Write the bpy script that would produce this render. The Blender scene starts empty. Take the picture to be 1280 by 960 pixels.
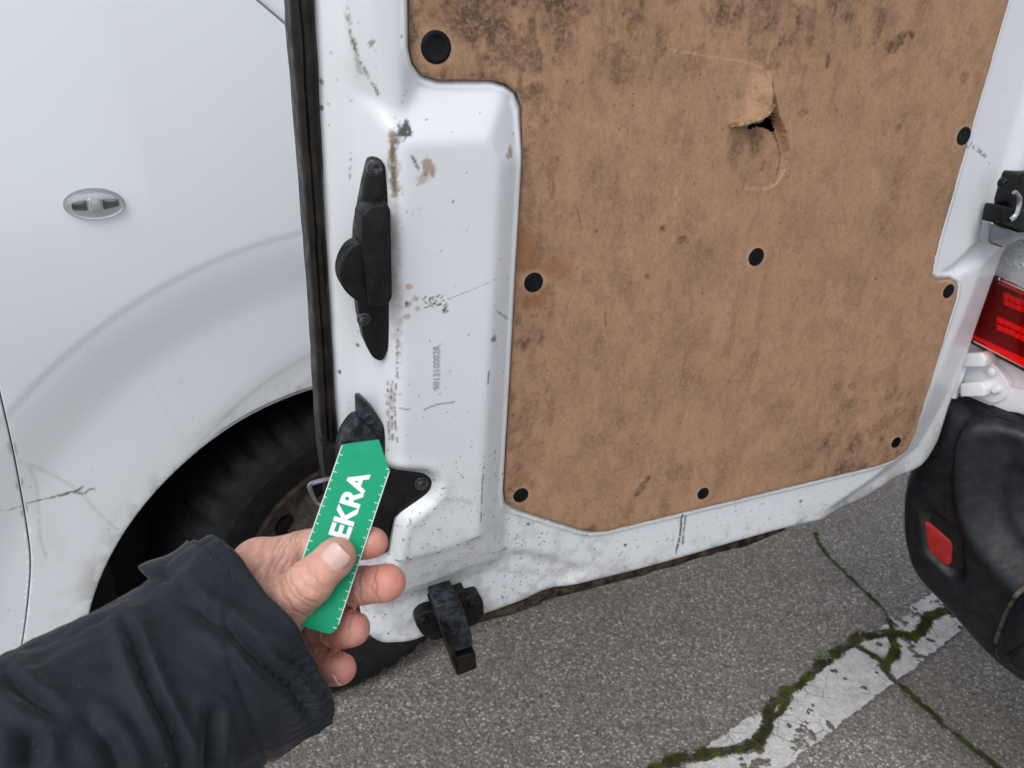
import bpy, math, random
import numpy as np
from mathutils import Matrix, Vector

random.seed(7); rng = np.random.default_rng(7)
S = bpy.context.scene
COL = S.collection

# ------------------------------------------------------------------ camera, sky, sun, exposure
FPX, PITCH, ROLL, CAMH = 960.0, math.radians(24), math.radians(2.65), 1.15
FWD = np.array([0, math.cos(PITCH), -math.sin(PITCH)])
U0 = np.array([0, math.sin(PITCH), math.cos(PITCH)])
RT = math.cos(ROLL)*np.array([1., 0, 0]) + math.sin(ROLL)*U0
UP = -math.sin(ROLL)*np.array([1., 0, 0]) + math.cos(ROLL)*U0
EYE = np.array([0, 0, CAMH])
cd = bpy.data.cameras.new('camera'); cam = bpy.data.objects.new('camera', cd); COL.objects.link(cam)
M = Matrix.Identity(4)
for i in range(3):
    M[i][0], M[i][1], M[i][2], M[i][3] = RT[i], UP[i], -FWD[i], EYE[i]
cam.matrix_world = M
cd.sensor_width = 36; cd.lens = 36*FPX/1280; cd.clip_start = 0.02; cd.clip_end = 500
cd.dof.use_dof = True; cd.dof.focus_distance = 0.60; cd.dof.aperture_fstop = 14.0
S.camera = cam

SUN_EL, SUN_AZ = math.radians(52), math.radians(203)      # azimuth clockwise from +Y
w = bpy.data.worlds.new('World'); S.world = w; w.use_nodes = True
nt = w.node_tree; bg = nt.nodes['Background']
sky = nt.nodes.new('ShaderNodeTexSky'); sky.sky_type = 'NISHITA'; sky.sun_disc = False
sky.sun_elevation = SUN_EL; sky.sun_rotation = SUN_AZ
sky.air_density = 1.0; sky.dust_density = 1.0; sky.ozone_density = 1.0
hs = nt.nodes.new('ShaderNodeHueSaturation'); hs.inputs['Saturation'].default_value = 0.34
nt.links.new(sky.outputs[0], hs.inputs['Color']); nt.links.new(hs.outputs[0], bg.inputs['Color'])
bg.inputs['Strength'].default_value = 0.14
sl = bpy.data.lights.new('sun', 'SUN'); sl.energy = 1.05; sl.angle = math.radians(45); sl.color = (1.0, 0.98, 0.95)
so = bpy.data.objects.new('sun', sl); COL.objects.link(so)
sd = Vector((math.sin(SUN_AZ)*math.cos(SUN_EL), math.cos(SUN_AZ)*math.cos(SUN_EL), math.sin(SUN_EL)))
so.rotation_euler = sd.to_track_quat('Z', 'Y').to_euler()
S.view_settings.view_transform = 'Standard'; S.view_settings.look = 'None'
S.view_settings.exposure = 0.53; S.view_settings.gamma = 1.0

# ------------------------------------------------------------------ placing helpers
def ray(px, py):
    return FWD + (px-640)/FPX*RT - (py-480)/FPX*UP
def ground_pt(px, py):
    d = ray(px, py); k = -EYE[2]/d[2]; return EYE + k*d
class Frame:
    """a plane standing upright: X along it, Y up, Z out of it"""
    def __init__(self, o, az):
        self.o = np.array(o, float); self.x = np.array([math.cos(az), math.sin(az), 0])
        self.y = np.array([0, 0, 1.]); self.z = np.cross(self.x, self.y)
    def mat(self):
        m = Matrix.Identity(4)
        for i in range(3): m[i][0], m[i][1], m[i][2], m[i][3] = self.x[i], self.y[i], self.z[i], self.o[i]
        return m
    def at(self, px, py, d=0.0):
        r = ray(px, py); q = self.o + self.z*d
        k = np.dot(q-EYE, self.z)/np.dot(r, self.z); p = EYE + k*r - self.o
        return np.array([p@self.x, p@self.y])
    def pts(self, L, d=0.0): return np.array([self.at(a, b, d) for a, b in L])

# ------------------------------------------------------------------ object helpers
def tag(o, label=None, cat=None, group=None, kind=None):
    if label: o['label'] = label
    if cat: o['category'] = cat
    if group: o['group'] = group
    if kind: o['kind'] = kind
    return o
def link(o, parent=None):
    COL.objects.link(o)
    if parent: o.parent = parent
    return o
def empty(name, loc=(0, 0, 0)):
    o = bpy.data.objects.new(name, None); o.location = loc; o.empty_display_size = .1
    return link(o)
def mesh_np(name, V, faces, m, parent=None, smooth=True, cols=None, sharp=None):
    V = np.asarray(V, np.float32)
    me = bpy.data.meshes.new(name)
    if isinstance(faces, np.ndarray):
        n, k = faces.shape
        me.vertices.add(len(V)); me.vertices.foreach_set('co', V.ravel())
        me.loops.add(n*k); me.loops.foreach_set('vertex_index', faces.astype(np.int32).ravel())
        me.polygons.add(n); me.polygons.foreach_set('loop_start', np.arange(0, n*k, k, dtype=np.int32))
        me.update(calc_edges=True)
    else:
        me.from_pydata(V.tolist(), [], [list(f) for f in faces])
    me.validate()
    me.polygons.foreach_set('use_smooth', np.full(len(me.polygons), smooth))
    if cols is not None:
        for cn, arr in cols.items():
            a = me.color_attributes.new(cn, 'FLOAT_COLOR', 'POINT')
            c = np.ones((len(V), 4), np.float32); c[:, :3] = arr
            a.data.foreach_set('color', c.ravel())
    me.materials.append(m)
    if sharp and smooth: me.set_sharp_from_angle(angle=math.radians(sharp))
    return link(bpy.data.objects.new(name, me), parent)
class MB:
    def __init__(self): self.v = []; self.f = []
    def add(self, V, Fs):
        o = len(self.v); self.v += [tuple(map(float, p)) for p in V]; self.f += [[i+o for i in f] for f in Fs]; return self
    def prism(self, pts, z0, z1, bev=0.0, dome=0.0, steps=2):
        """polygon in XY from z0 to z1 with a rounded front edge; ends closed"""
        P = np.asarray(pts, float)
        if area(P) < 0: P = P[::-1]
        n = len(P); N = normals(P); rings = [(0, z0)]
        if bev > 0:
            for k in range(steps+1):
                a = k/steps*math.pi/2; rings.append((-bev*(1-math.cos(a)), z1-bev*(1-math.sin(a))))
        else: rings.append((0, z1))
        V = []; F = []
        for off, z in rings:
            Q = P + N*off; V += [(q[0], q[1], z) for q in Q]
        for r in range(len(rings)-1):
            for i in range(n):
                j = (i+1) % n; F.append([r*n+i, r*n+j, (r+1)*n+j, (r+1)*n+i])
        c = P.mean(0); L = len(V); V.append((c[0], c[1], z1+dome)); b = (len(rings)-1)*n
        for i in range(n): F.append([b+i, b+(i+1) % n, L])
        F.append(list(range(n-1, -1, -1)))
        return self.add(V, F)
    def tube(self, path, r, n=8, closed=False):
        P = np.asarray(path, float); m = len(P); R = np.broadcast_to(np.asarray(r, float), (m,)); V = []; F = []
        for i in range(m):
            if closed: t = P[(i+1) % m]-P[i-1]
            else: t = P[min(i+1, m-1)]-P[max(i-1, 0)]
            t = t/np.linalg.norm(t); h = np.array([0, 0, 1.]) if abs(t[2]) < .9 else np.array([1., 0, 0])
            a = np.cross(t, h); a /= np.linalg.norm(a); b = np.cross(t, a)
            for k in range(n):
                q = 2*math.pi*k/n; V.append(P[i]+R[i]*(math.cos(q)*a+math.sin(q)*b))
        for i in range(m if closed else m-1):
            for k in range(n):
                j = (i+1) % m; F.append([i*n+k, i*n+(k+1) % n, j*n+(k+1) % n, j*n+k][::-1])
        if not closed: F += [list(range(n)), list(range((m-1)*n, m*n))[::-1]]
        return self.add(V, F)
    def lathe(self, prof, n=32, c=(0, 0), mod=None):
        """profile of (radius, z) turned about local Z through c"""
        V = []; F = []; m = len(prof)
        for k in range(n):
            a = 2*math.pi*k/n
            for i, (r, z) in enumerate(prof):
                rr = r if mod is None else mod(i, k, r)
                V.append((c[0]+rr*math.cos(a), c[1]+rr*math.sin(a), z))
        for k in range(n):
            for i in range(m-1):
                j = (k+1) % n; F.append([k*m+i, j*m+i, j*m+i+1, k*m+i+1])
        return self.add(V, F)
    def box(self, a, b):
        x0, y0, z0 = a; x1, y1, z1 = b
        V = [(x0,y0,z0),(x1,y0,z0),(x1,y1,z0),(x0,y1,z0),(x0,y0,z1),(x1,y0,z1),(x1,y1,z1),(x0,y1,z1)]
        return self.add(V, [[3,2,1,0],[4,5,6,7],[0,1,5,4],[1,2,6,5],[2,3,7,6],[3,0,4,7]])
    def build(self, name, m, parent=None, smooth=True, sharp=40):
        return mesh_np(name, np.array(self.v), self.f, m, parent, smooth, sharp=sharp)
def area(P): x, y = P[:, 0], P[:, 1]; return .5*np.sum(x*np.roll(y, -1)-np.roll(x, -1)*y)
def normals(P):
    a = P-np.roll(P, 1, 0); b = np.roll(P, -1, 0)-P
    na = np.c_[a[:, 1], -a[:, 0]]; nb = np.c_[b[:, 1], -b[:, 0]]
    na /= np.linalg.norm(na, axis=1)[:, None]+1e-12; nb /= np.linalg.norm(nb, axis=1)[:, None]+1e-12
    n = na+nb; l2 = (n*n).sum(1)[:, None]; return n*2/np.maximum(l2, .6)
def rounded(P, r, k=5):
    """polygon with its corners rounded (radius r, or one per corner)"""
    P = np.asarray(P, float); n = len(P); out = []
    R = [r]*n if np.isscalar(r) else r
    for i in range(n):
        p, a, b = P[i], P[i-1], P[(i+1) % n]; la, lb = np.linalg.norm(a-p), np.linalg.norm(b-p)
        q = min(R[i], .48*la, .48*lb)
        if q <= 0: out.append(p); continue
        s, e = p+(a-p)/la*q, p+(b-p)/lb*q
        for t in np.linspace(0, 1, k): out.append((1-t)**2*s+2*t*(1-t)*p+t*t*e)
    return np.array(out)
def catmull(P, n=6, closed=False):
    P = np.asarray(P, float); m = len(P); out = []
    for i in range(m if closed else m-1):
        g = (lambda j: P[j % m]) if closed else (lambda j: P[min(max(j, 0), m-1)])
        p0, p1, p2, p3 = g(i-1), g(i), g(i+1), g(i+2)
        for t in np.linspace(0, 1, n, endpoint=False):
            out.append(.5*((2*p1)+(-p0+p2)*t+(2*p0-5*p1+4*p2-p3)*t*t+(-p0+3*p1-3*p2+p3)*t**3))
    if not closed: out.append(P[-1])
    return np.array(out)
def oval(c, rx, ry, n=28, ang=0):
    t = np.linspace(0, 2*math.pi, n, endpoint=False); x, y = rx*np.cos(t), ry*np.sin(t)
    return np.c_[c[0]+x*math.cos(ang)-y*math.sin(ang), c[1]+x*math.sin(ang)+y*math.cos(ang)]
def sstep(a, b, x):
    t = np.clip((x-a)/(b-a), 0, 1); return t*t*(3-2*t)

# ------------------------------------------------------------------ numpy noise, polygons, height fields
def vnoise(X, Y, seed=0):
    X = np.asarray(X, float); Y = np.asarray(Y, float)
    T = np.random.default_rng(abs(int(seed))).random((256, 256))
    xi = np.floor(X).astype(int); yi = np.floor(Y).astype(int); fx = X-xi; fy = Y-yi
    fx = fx*fx*(3-2*fx); fy = fy*fy*(3-2*fy); g = lambda a, b: T[a & 255, b & 255]
    return (g(xi, yi)*(1-fx)+g(xi+1, yi)*fx)*(1-fy)+(g(xi, yi+1)*(1-fx)+g(xi+1, yi+1)*fx)*fy
def fbm(X, Y, sc, o=4, seed=0, sy=None):
    v = 0; a = .5; t = 0; sy = sy or sc
    for i in range(o):
        v = v+a*vnoise(X*sc*2**i+17*i, Y*sy*2**i+31*i, seed+i); t += a; a *= .5
    return v/t
def poly_near(X, Y, P):
    """signed distance to a closed polygon (inside negative) and the nearest outline point"""
    X = X.astype(np.float64); Y = Y.astype(np.float64); best = np.full(X.shape, 1e9); NX = X.copy(); NY = Y.copy()
    ins = np.zeros(X.shape, bool); n = len(P)
    for i in range(n):
        x0, y0 = P[i]; x1, y1 = P[(i+1) % n]; dx, dy = x1-x0, y1-y0; L = dx*dx+dy*dy+1e-18
        t = np.clip(((X-x0)*dx+(Y-y0)*dy)/L, 0, 1); qx = x0+t*dx; qy = y0+t*dy
        d = (X-qx)**2+(Y-qy)**2; m = d < best
        best[m] = d[m]; NX[m] = qx[m]; NY[m] = qy[m]
        if dy != 0:
            c = ((y0 > Y) != (y1 > Y)) & (X < dx*(Y-y0)/dy+x0); ins ^= c
    return np.where(ins, -1, 1)*np.sqrt(best), NX, NY
def convex_ramp(X, Y, T, B):
    """1 on the polygon T, falling to 0 at the polygon B (same corners, counter-clockwise)"""
    T = np.asarray(T, float); B = np.asarray(B, float); n = len(T); m = np.full(X.shape, -9.)
    for i in range(n):
        a, b = T[i], T[(i+1) % n]; e = (b-a)/np.linalg.norm(b-a); N = np.array([e[1], -e[0]])
        wd = max(((B[i]-a)@N+(B[(i+1) % n]-b)@N)/2, .001)
        m = np.maximum(m, ((X-a[0])*N[0]+(Y-a[1])*N[1])/wd)
    return np.clip(1-m, 0, 1)
def blur(A, s):
    r = int(3*s+1); k = np.exp(-.5*(np.arange(-r, r+1)/s)**2); k /= k.sum()
    for ax in (0, 1):
        Pd = np.pad(A, [(r, r) if i == ax else (0, 0) for i in (0, 1)], mode='edge'); out = np.zeros_like(A)
        for i, q in enumerate(k): out += q*np.take(Pd, range(i, i+A.shape[ax]), axis=ax)
        A = out
    return A
class Field:
    """a sheet of small cells over (x, y): height H and painted wear C"""
    def __init__(self, xs, ys, ch=3):
        self.xs = np.asarray(xs); self.ys = np.asarray(ys); self.X, self.Y = np.meshgrid(self.xs, self.ys)
        self.H = np.zeros(self.X.shape); self.C = np.zeros(self.X.shape+(ch,))
        self.res = self.xs[1]-self.xs[0]
    def win(self, x0, x1, y0, y1):
        a, b = np.searchsorted(self.xs, [x0, x1]); c, d = np.searchsorted(self.ys, [y0, y1]); return slice(c, d), slice(a, b)
    def blob(self, c, rx, ry, ang, amp, ch, rough=.5, sc=400, seed=1):
        R = max(rx, ry)*1.9; w_ = self.win(c[0]-R, c[0]+R, c[1]-R, c[1]+R); X = self.X[w_]-c[0]; Y = self.Y[w_]-c[1]
        if X.size == 0: return
        u = (X*math.cos(ang)+Y*math.sin(ang))/rx; v = (-X*math.sin(ang)+Y*math.cos(ang))/ry
        d = np.sqrt(u*u+v*v)+(fbm(self.X[w_], self.Y[w_], sc, 3, seed)-.5)*2*rough
        self.C[w_+(ch,)] = np.maximum(self.C[w_+(ch,)], amp*sstep(1.25, .55, d))
    def stroke(self, P, wd, amp, ch, brk=0, sc=300, seed=2):
        P = np.asarray(P); P = catmull(P, 4) if len(P) > 2 else P; R = wd*3
        w_ = self.win(P[:, 0].min()-R, P[:, 0].max()+R, P[:, 1].min()-R, P[:, 1].max()+R); X = self.X[w_]; Y = self.Y[w_]
        if X.size == 0: return
        best = np.full(X.shape, 9.)
        for a, b in zip(P[:-1], P[1:]):
            d = b-a; t = np.clip(((X-a[0])*d[0]+(Y-a[1])*d[1])/(d@d+1e-12), 0, 1)
            best = np.minimum(best, np.hypot(X-a[0]-t*d[0], Y-a[1]-t*d[1]))
        nz = fbm(X, Y, sc, 3, seed)
        m = sstep(1.2, .4, best/wd+(nz-.5)*1.2*(brk > 0))*amp*(sstep(brk-.12, brk+.12, nz) if brk else 1)
        self.C[w_+(ch,)] = np.maximum(self.C[w_+(ch,)], m)
    def specks(self, n, x0, x1, y0, y1, r0, r1, amp, ch, inside=None):
        for _ in range(n):
            c = (random.uniform(x0, x1), random.uniform(y0, y1)); r = r0+(r1-r0)*random.random()**2.5
            self.blob(c, r*random.uniform(.7, 1.6), r, random.uniform(0, 3), amp*random.uniform(.5, 1), ch, .35, 500, random.randint(0, 99))
    def sample(self, P):
        x = np.clip(np.interp(P[:, 0], self.xs, np.arange(len(self.xs))), 0, len(self.xs)-1.001)
        y = np.clip(np.interp(P[:, 1], self.ys, np.arange(len(self.ys))), 0, len(self.ys)-1.001)
        i = x.astype(int); j = y.astype(int); fx = x-i; fy = y-j; H = self.H
        return (H[j, i]*(1-fx)+H[j, i+1]*fx)*(1-fy)+(H[j+1, i]*(1-fx)+H[j+1, i+1]*fx)*fy
    def mesh(self, name, outline, m, parent, skirt=None, attr='wear_tone', z=0.0, snap=.75, keep=None):
        sdv, NX, NY = poly_near(self.X, self.Y, outline); r = self.res
        X, Y = self.X.copy(), self.Y.copy(); mv = np.abs(sdv) < snap*r
        X[mv] = NX[mv]; Y[mv] = NY[mv]; ok = (sdv < snap*r)
        if keep is not None: ok &= keep
        cell = ok[:-1, :-1] & ok[1:, :-1] & ok[:-1, 1:] & ok[1:, 1:]
        cx = (sdv[:-1, :-1]+sdv[1:, 1:])/2; cell &= cx < 0
        idx = np.arange(X.size).reshape(X.shape)
        F = np.stack([idx[:-1, :-1][cell], idx[:-1, 1:][cell], idx[1:, 1:][cell], idx[1:, :-1][cell]], 1)
        used = np.zeros(X.size, bool); used[F.ravel()] = True; mp = np.cumsum(used)-1
        V = np.stack([X.ravel(), Y.ravel(), self.H.ravel()+z], 1)[used]; F = mp[F]
        C = self.C.reshape(-1, self.C.shape[2])[used][:, :3]
        if skirt:
            P = []; n = len(outline)
            for i in range(n):
                a, b = outline[i], outline[(i+1) % n]; k = max(1, int(np.linalg.norm(b-a)/(4*r)))
                P += [a+(b-a)*t for t in np.linspace(0, 1, k, endpoint=False)]
            P = np.array(P)
            if area(P) < 0: P = P[::-1]
            N = normals(P); h = self.sample(P)+z; base = len(V); q = len(P)
            VV = [np.c_[P+N*o, h+dz] for o, dz in skirt]; V = np.vstack([V]+VV)
            FF = []; ii = np.arange(q); jj = (ii+1) % q
            for k in range(len(skirt)-1):
                FF.append(np.stack([base+k*q+ii, base+(k+1)*q+ii, base+(k+1)*q+jj, base+k*q+jj], 1))
            F = np.vstack([F]+FF); C = np.vstack([C, np.zeros((len(skirt)*q, 3))])
        return mesh_np(name, V, F, m, parent, True, {attr: C})

# ------------------------------------------------------------------ materials
class Mat:
    def __init__(self, name, base=(.5, .5, .5), rough=.5, metal=0., spec=.5, **kw):
        self.m = bpy.data.materials.new(name); self.m.use_nodes = True; self.t = self.m.node_tree
        self.b = self.t.nodes['Principled BSDF']; self.i('Base Color', (*base, 1)); self.i('Roughness', rough)
        self.i('Metallic', metal); self.i('Specular IOR Level', spec)
        for k, v in kw.items(): self.i(k.replace('_', ' '), v)
        self.tc = self.t.nodes.new('ShaderNodeTexCoord').outputs['Object']
    def i(self, k, v): self.b.inputs[k].default_value = v
    def n(self, typ, **kw):
        x = self.t.nodes.new('ShaderNode'+typ)
        for k, v in kw.items():
            if k in x.inputs: self.s(x.inputs[k], v)
            else: setattr(x, k, v)
        return x
    def s(self, sock, v):
        if hasattr(v, 'links') and not isinstance(v, (float, int)): self.t.links.new(v, sock)
        else: sock.default_value = v
    def scale(self, v):
        x = self.n('Mapping'); self.s(x.inputs['Vector'], self.tc); x.inputs['Scale'].default_value = v; return x.outputs[0]
    def noise(self, sc, det=4, rough=.55, vec=None):
        x = self.n('TexNoise'); self.s(x.inputs['Vector'], vec or self.tc); x.inputs['Scale'].default_value = sc
        x.inputs['Detail'].default_value = det; x.inputs['Roughness'].default_value = rough; return x.outputs[0]
    def ramp(self, f, *stops):
        x = self.n('ValToRGB'); self.s(x.inputs[0], f); e = x.color_ramp.elements
        while len(e) < len(stops): e.new(.5)
        for q, (p, c) in zip(e, stops):
            q.position = p; q.color = (*((c,)*3 if isinstance(c, (int, float)) else c), 1)
        return x.outputs[0]
    def mix(self, f, a, b, mode='MIX'):
        x = self.n('Mix', data_type='RGBA', blend_type=mode); self.s(x.inputs[0], f)
        for k, v in ((6, a), (7, b)): self.s(x.inputs[k], (*v, 1) if isinstance(v, tuple) and len(v) == 3 else v)
        return x.outputs[2]
    def math(self, op, a, b=0.):
        x = self.n('Math', operation=op); self.s(x.inputs[0], a); self.s(x.inputs[1], b); return x.outputs[0]
    def attr(self, name):
        x = self.n('Attribute', attribute_name=name); s_ = self.n('SeparateColor'); self.s(s_.inputs[0], x.outputs['Color']); return s_.outputs
    def base(self, c): self.s(self.b.inputs['Base Color'], c)
    def rough(self, c): self.s(self.b.inputs['Roughness'], c)
    def bump(self, h, st=.3, dist=.001):
        x = self.n('Bump'); self.s(x.inputs['Height'], h); x.inputs['Strength'].default_value = st; x.inputs['Distance'].default_value = dist
        self.s(self.b.inputs['Normal'], x.outputs[0]); return self
    def worn(self, dark, light, sc=60, bs=900, st=.25):
        f = self.noise(sc, 6, .65); self.base(self.mix(self.ramp(f, (.42, 0), (.75, 1)), dark, light))
        self.rough(self.ramp(self.noise(sc*1.7, 4), (.3, .3), (.7, .6))); self.bump(self.noise(bs, 3), st, .0006); return self.m

def make_door_paint():
    q = Mat('white_door_paint', (.70, .715, .74), .32, Coat_Weight=.25, Coat_Roughness=.15)
    a = q.attr('wear_tone'); g = q.noise(9, 5, .6); s1 = q.noise(420, 3, .6); s2 = q.noise(70, 5, .6)
    c = q.mix(q.ramp(g, (.45, 0), (.8, .12)), (.72, .745, .775), (.56, .55, .51))
    sp = q.ramp(q.math('MULTIPLY', q.ramp(s1, (.68, 0), (.74, 1)), q.ramp(s2, (.45, 0), (.65, 1))), (0, 0), (1, .55))
    c = q.mix(sp, c, (.16, .14, .12))
    c = q.mix(a[0], c, (.27, .21, .14)); c = q.mix(a[2], c, (.30, .16, .07)); c = q.mix(a[1], c, (.035, .033, .032))
    q.base(c); d = q.math('MAXIMUM', a[0], a[1]); q.rough(q.math('ADD', q.math('MULTIPLY', d, .45), q.ramp(g, (.3, .26), (.7, .42))))
    q.bump(q.math('ADD', q.math('MULTIPLY', q.noise(160, 3), .25), q.math('MULTIPLY', d, .4)), .12, .0006); return q.m
def make_car_paint():
    q = Mat('white_car_paint', (.74, .755, .775), .25, Coat_Weight=.5, Coat_Roughness=.06)
    a = q.attr('wear_tone'); g = q.noise(5, 4, .6)
    c = q.mix(q.ramp(g, (.5, 0), (.8, .04)), (.74, .765, .795), (.62, .61, .58))
    c = q.mix(a[0], c, (.42, .38, .31)); c = q.mix(a[1], c, (.04, .04, .042)); q.base(c)
    q.rough(.27); return q.m
def make_hardboard():
    q = Mat('brown_hardboard', (.36, .19, .10), .8, spec=.25)
    a = q.attr('wear_tone'); fib = q.noise(1, 6, .7, q.scale((420, 250, 420))); st = q.noise(1, 5, .65, q.scale((38, 7, 30)))
    bl = q.noise(16, 6, .62); fine = q.noise(900, 2)
    c = q.mix(q.ramp(fib, (.3, 0), (.72, 1)), (.35, .200, .116), (.475, .287, .174))
    c = q.mix(q.ramp(st, (.54, 0), (.80, .12)), c, (.15, .09, .052))
    c = q.mix(q.ramp(bl, (.54, 0), (.78, .14)), c, (.17, .10, .06))
    c = q.mix(q.ramp(bl, (.25, .4), (.45, 0)), c, (.52, .32, .21))
    md = q.noise(1, 6, .7, q.scale((95, 60, 95))); c = q.mix(q.ramp(md, (.48, 0), (.74, .26)), c, (.18, .098, .054))
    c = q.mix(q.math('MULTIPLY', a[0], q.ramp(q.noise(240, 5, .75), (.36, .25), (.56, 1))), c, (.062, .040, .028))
    sp = q.ramp(q.noise(260, 4, .7), (.62, 0), (.71, .75)); c = q.mix(sp, c, (.05, .032, .022))
    c = q.mix(a[2], c, (.27, .115, .045)); c = q.mix(a[1], c, (.60, .43, .28)); q.base(c)
    q.bump(q.math('ADD', q.math('MULTIPLY', fib, .7), q.math('MULTIPLY', q.noise(1300, 2), .5)), .18, .0005); return q.m
def make_asphalt():
    q = Mat('worn_asphalt', (.1, .1, .1), .9, spec=.25)
    v = q.n('TexVoronoi', Scale=255.); q.s(v.inputs['Vector'], q.tc); v2 = q.n('TexVoronoi', Scale=130.); q.s(v2.inputs['Vector'], q.tc)
    s_ = q.n('SeparateColor'); q.s(s_.inputs[0], v.outputs['Color']); s2 = q.n('SeparateColor'); q.s(s2.inputs[0], v2.outputs['Color'])
    c = q.ramp(s_.outputs[0], (0, (.110, .098, .085)), (.35, (.190, .170, .147)), (.70, (.265, .238, .207)), (.90, (.345, .313, .274)), (1, (.62, .575, .52)))
    edge = q.ramp(v.outputs['Distance'], (.0, 0), (.55, 0), (.9, .7)); c = q.mix(edge, c, (.095, .084, .072))
    big = q.math('MULTIPLY', q.ramp(s2.outputs[1], (.86, 0), (.87, 1)), q.ramp(v2.outputs['Distance'], (.28, 1), (.36, 0)))
    c = q.mix(big, c, q.ramp(s2.outputs[0], (0, (.10, .095, .09)), (1, (.40, .37, .33))))
    g = q.noise(4, 5, .6); c = q.mix(q.ramp(q.noise(14, 5, .7), (.5, 0), (.75, .4)), c, (.115, .10, .085)); c = q.mix(q.ramp(g, (.45, 0), (.75, .45)), c, (.145, .128, .110)); q.base(c)
    h = q.math('ADD', q.math('SUBTRACT', 1., v.outputs['Distance']), q.math('MULTIPLY', big, .8))
    h = q.math('ADD', h, q.math('MULTIPLY', q.noise(60, 4), .8)); q.bump(h, .6, .0020); return q.m
def make_line_paint():
    q = Mat('worn_line_paint', (.6, .6, .57), .85, spec=.25)
    v = q.n('TexVoronoi', Scale=210.); q.s(v.inputs['Vector'], q.tc); g = q.noise(60, 5, .65)
    c = q.mix(q.ramp(g, (.35, 0), (.7, 1)), (.64, .63, .60), (.46, .445, .42))
    c = q.mix(q.ramp(v.outputs['Distance'], (.55, 0), (.9, .30)), c, (.22, .21, .19))
    v3 = q.n('TexVoronoi', Scale=26., feature='DISTANCE_TO_EDGE'); q.s(v3.inputs['Vector'], q.tc); c = q.mix(q.math('MULTIPLY', q.ramp(v3.outputs['Distance'], (.012, 1), (.03, 0)), q.ramp(q.noise(12, 4), (.45, 0), (.6, .7))), c, (.14, .125, .11)); c = q.mix(q.ramp(q.noise(22, 5, .7), (.5, 0), (.75, .5)), c, (.27, .25, .22)); q.base(c)
    q.bump(q.math('ADD', q.math('SUBTRACT', 1., v.outputs['Distance']), g), .7, .002); return q.m
def make_skin():
    q = Mat('skin', (.6, .36, .28), .48, spec=.45, Subsurface_Weight=.12, Subsurface_Scale=.006)
    q.i('Subsurface Radius', (1, .35, .2)); a = q.attr('flush'); g = q.noise(140, 4, .6)
    c = q.mix(q.ramp(g, (.35, 0), (.7, 1)), (.56, .295, .22), (.72, .43, .335)); c = q.mix(q.ramp(q.noise(55, 5, .65), (.5, 0), (.75, .5)), c, (.60, .245, .185)); c = q.mix(a[0], c, (.60, .20, .16))
    c = q.mix(a[1], c, (.30, .15, .11)); q.base(c)
    v = q.n('TexVoronoi', Scale=900.); q.s(v.inputs['Vector'], q.tc)
    q.bump(q.math('ADD', q.math('MULTIPLY', v.outputs['Distance'], .6), q.noise(520, 5)), .42, .0006); return q.m
def make_fabric():
    q = Mat('navy_jacket_cloth', (.03, .037, .05), .72, spec=.3, Sheen_Weight=.12, Sheen_Roughness=.4)
    g = q.noise(26, 5, .6); c = q.mix(q.ramp(g, (.35, 0), (.7, 1)), (.0072, .0095, .014), (.0145, .018, .0245))
    sp = q.ramp(q.noise(340, 2), (.71, 0), (.75, .35)); q.base(q.mix(sp, c, (.12, .125, .135)))
    wv = q.noise(1, 2, .5, q.scale((1400, 1400, 500))); q.bump(q.math('ADD', q.math('MULTIPLY', wv, .4), q.math('MULTIPLY', q.noise(70, 4), 1.2)), .5, .0012); return q.m
def make_tyre():
    q = Mat('tyre_rubber', (.02, .02, .02), .75, spec=.25); g = q.noise(45, 5, .65)
    q.base(q.mix(q.ramp(g, (.46, 0), (.8, .6)), (.006, .006, .006), (.030, .029, .027))); q.bump(q.noise(220, 4), .3, .001); return q.m
def make_moss():
    q = Mat('moss_green', (.06, .09, .02), .95, spec=.1); a = q.n('Attribute', attribute_name='wear_tone'); q.base(a.outputs['Color']); return q.m
def make_card():
    q = Mat('green_plastic_card', (.008, .30, .165), .5, spec=.2); g = q.noise(30, 4)
    q.base(q.mix(q.ramp(g, (.4, 0), (.8, .35)), (.000, .295, .140), (.002, .335, .162))); q.rough(q.ramp(q.noise(200, 4), (.3, .45), (.7, .6))); return q.m

PAINT, CARPAINT, BOARD, ASPH, LINEP, SKIN, CLOTH, TYRE, MOSS, CARD = (make_door_paint(), make_car_paint(), make_hardboard(),
    make_asphalt(), make_line_paint(), make_skin(), make_fabric(), make_tyre(), make_moss(), make_card())
RUBBER = Mat('dirty_black_rubber', (.02, .02, .02), .6, spec=.22).worn((.005, .005, .005), (.028, .021, .014), 45, 300, .4)
BLACKP = Mat('black_plastic', (.015, .015, .016), .45, spec=.28).worn((.005, .005, .0055), (.014, .014, .015), 50, 900, .3)
BUMPER = Mat('bumper_plastic', (.016, .017, .020), .45, spec=.32).worn((.005, .006, .008), (.017, .018, .021), 60, 1300, .3)
BRACKET = Mat('blue_grey_metal', (.04, .045, .055), .45, .3, spec=.3).worn((.012, .015, .020), (.085, .095, .110), 90, 500, .3)
STEEL = Mat('bare_steel', (.36, .38, .42), .24, .95).m
SCREW = Mat('dark_screw', (.08, .08, .085), .35, .7).worn((.04, .04, .045), (.22, .21, .20), 200, 900, .3)
RUST = Mat('rusty_rim', (.10, .07, .05), .7, .2).worn((.020, .015, .012), (.12, .082, .058), 60, 400, .4)
GRIME = Mat('hem_grime', (.05, .035, .025), .9, spec=.15).worn((.008, .006, .005), (.10, .07, .042), 90, 260, .8)
CLIP = Mat('clip_plastic', (.008, .009, .011), .5, spec=.18).worn((.003, .0035, .0045), (.010, .011, .013), 120, 900, .2)
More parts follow.
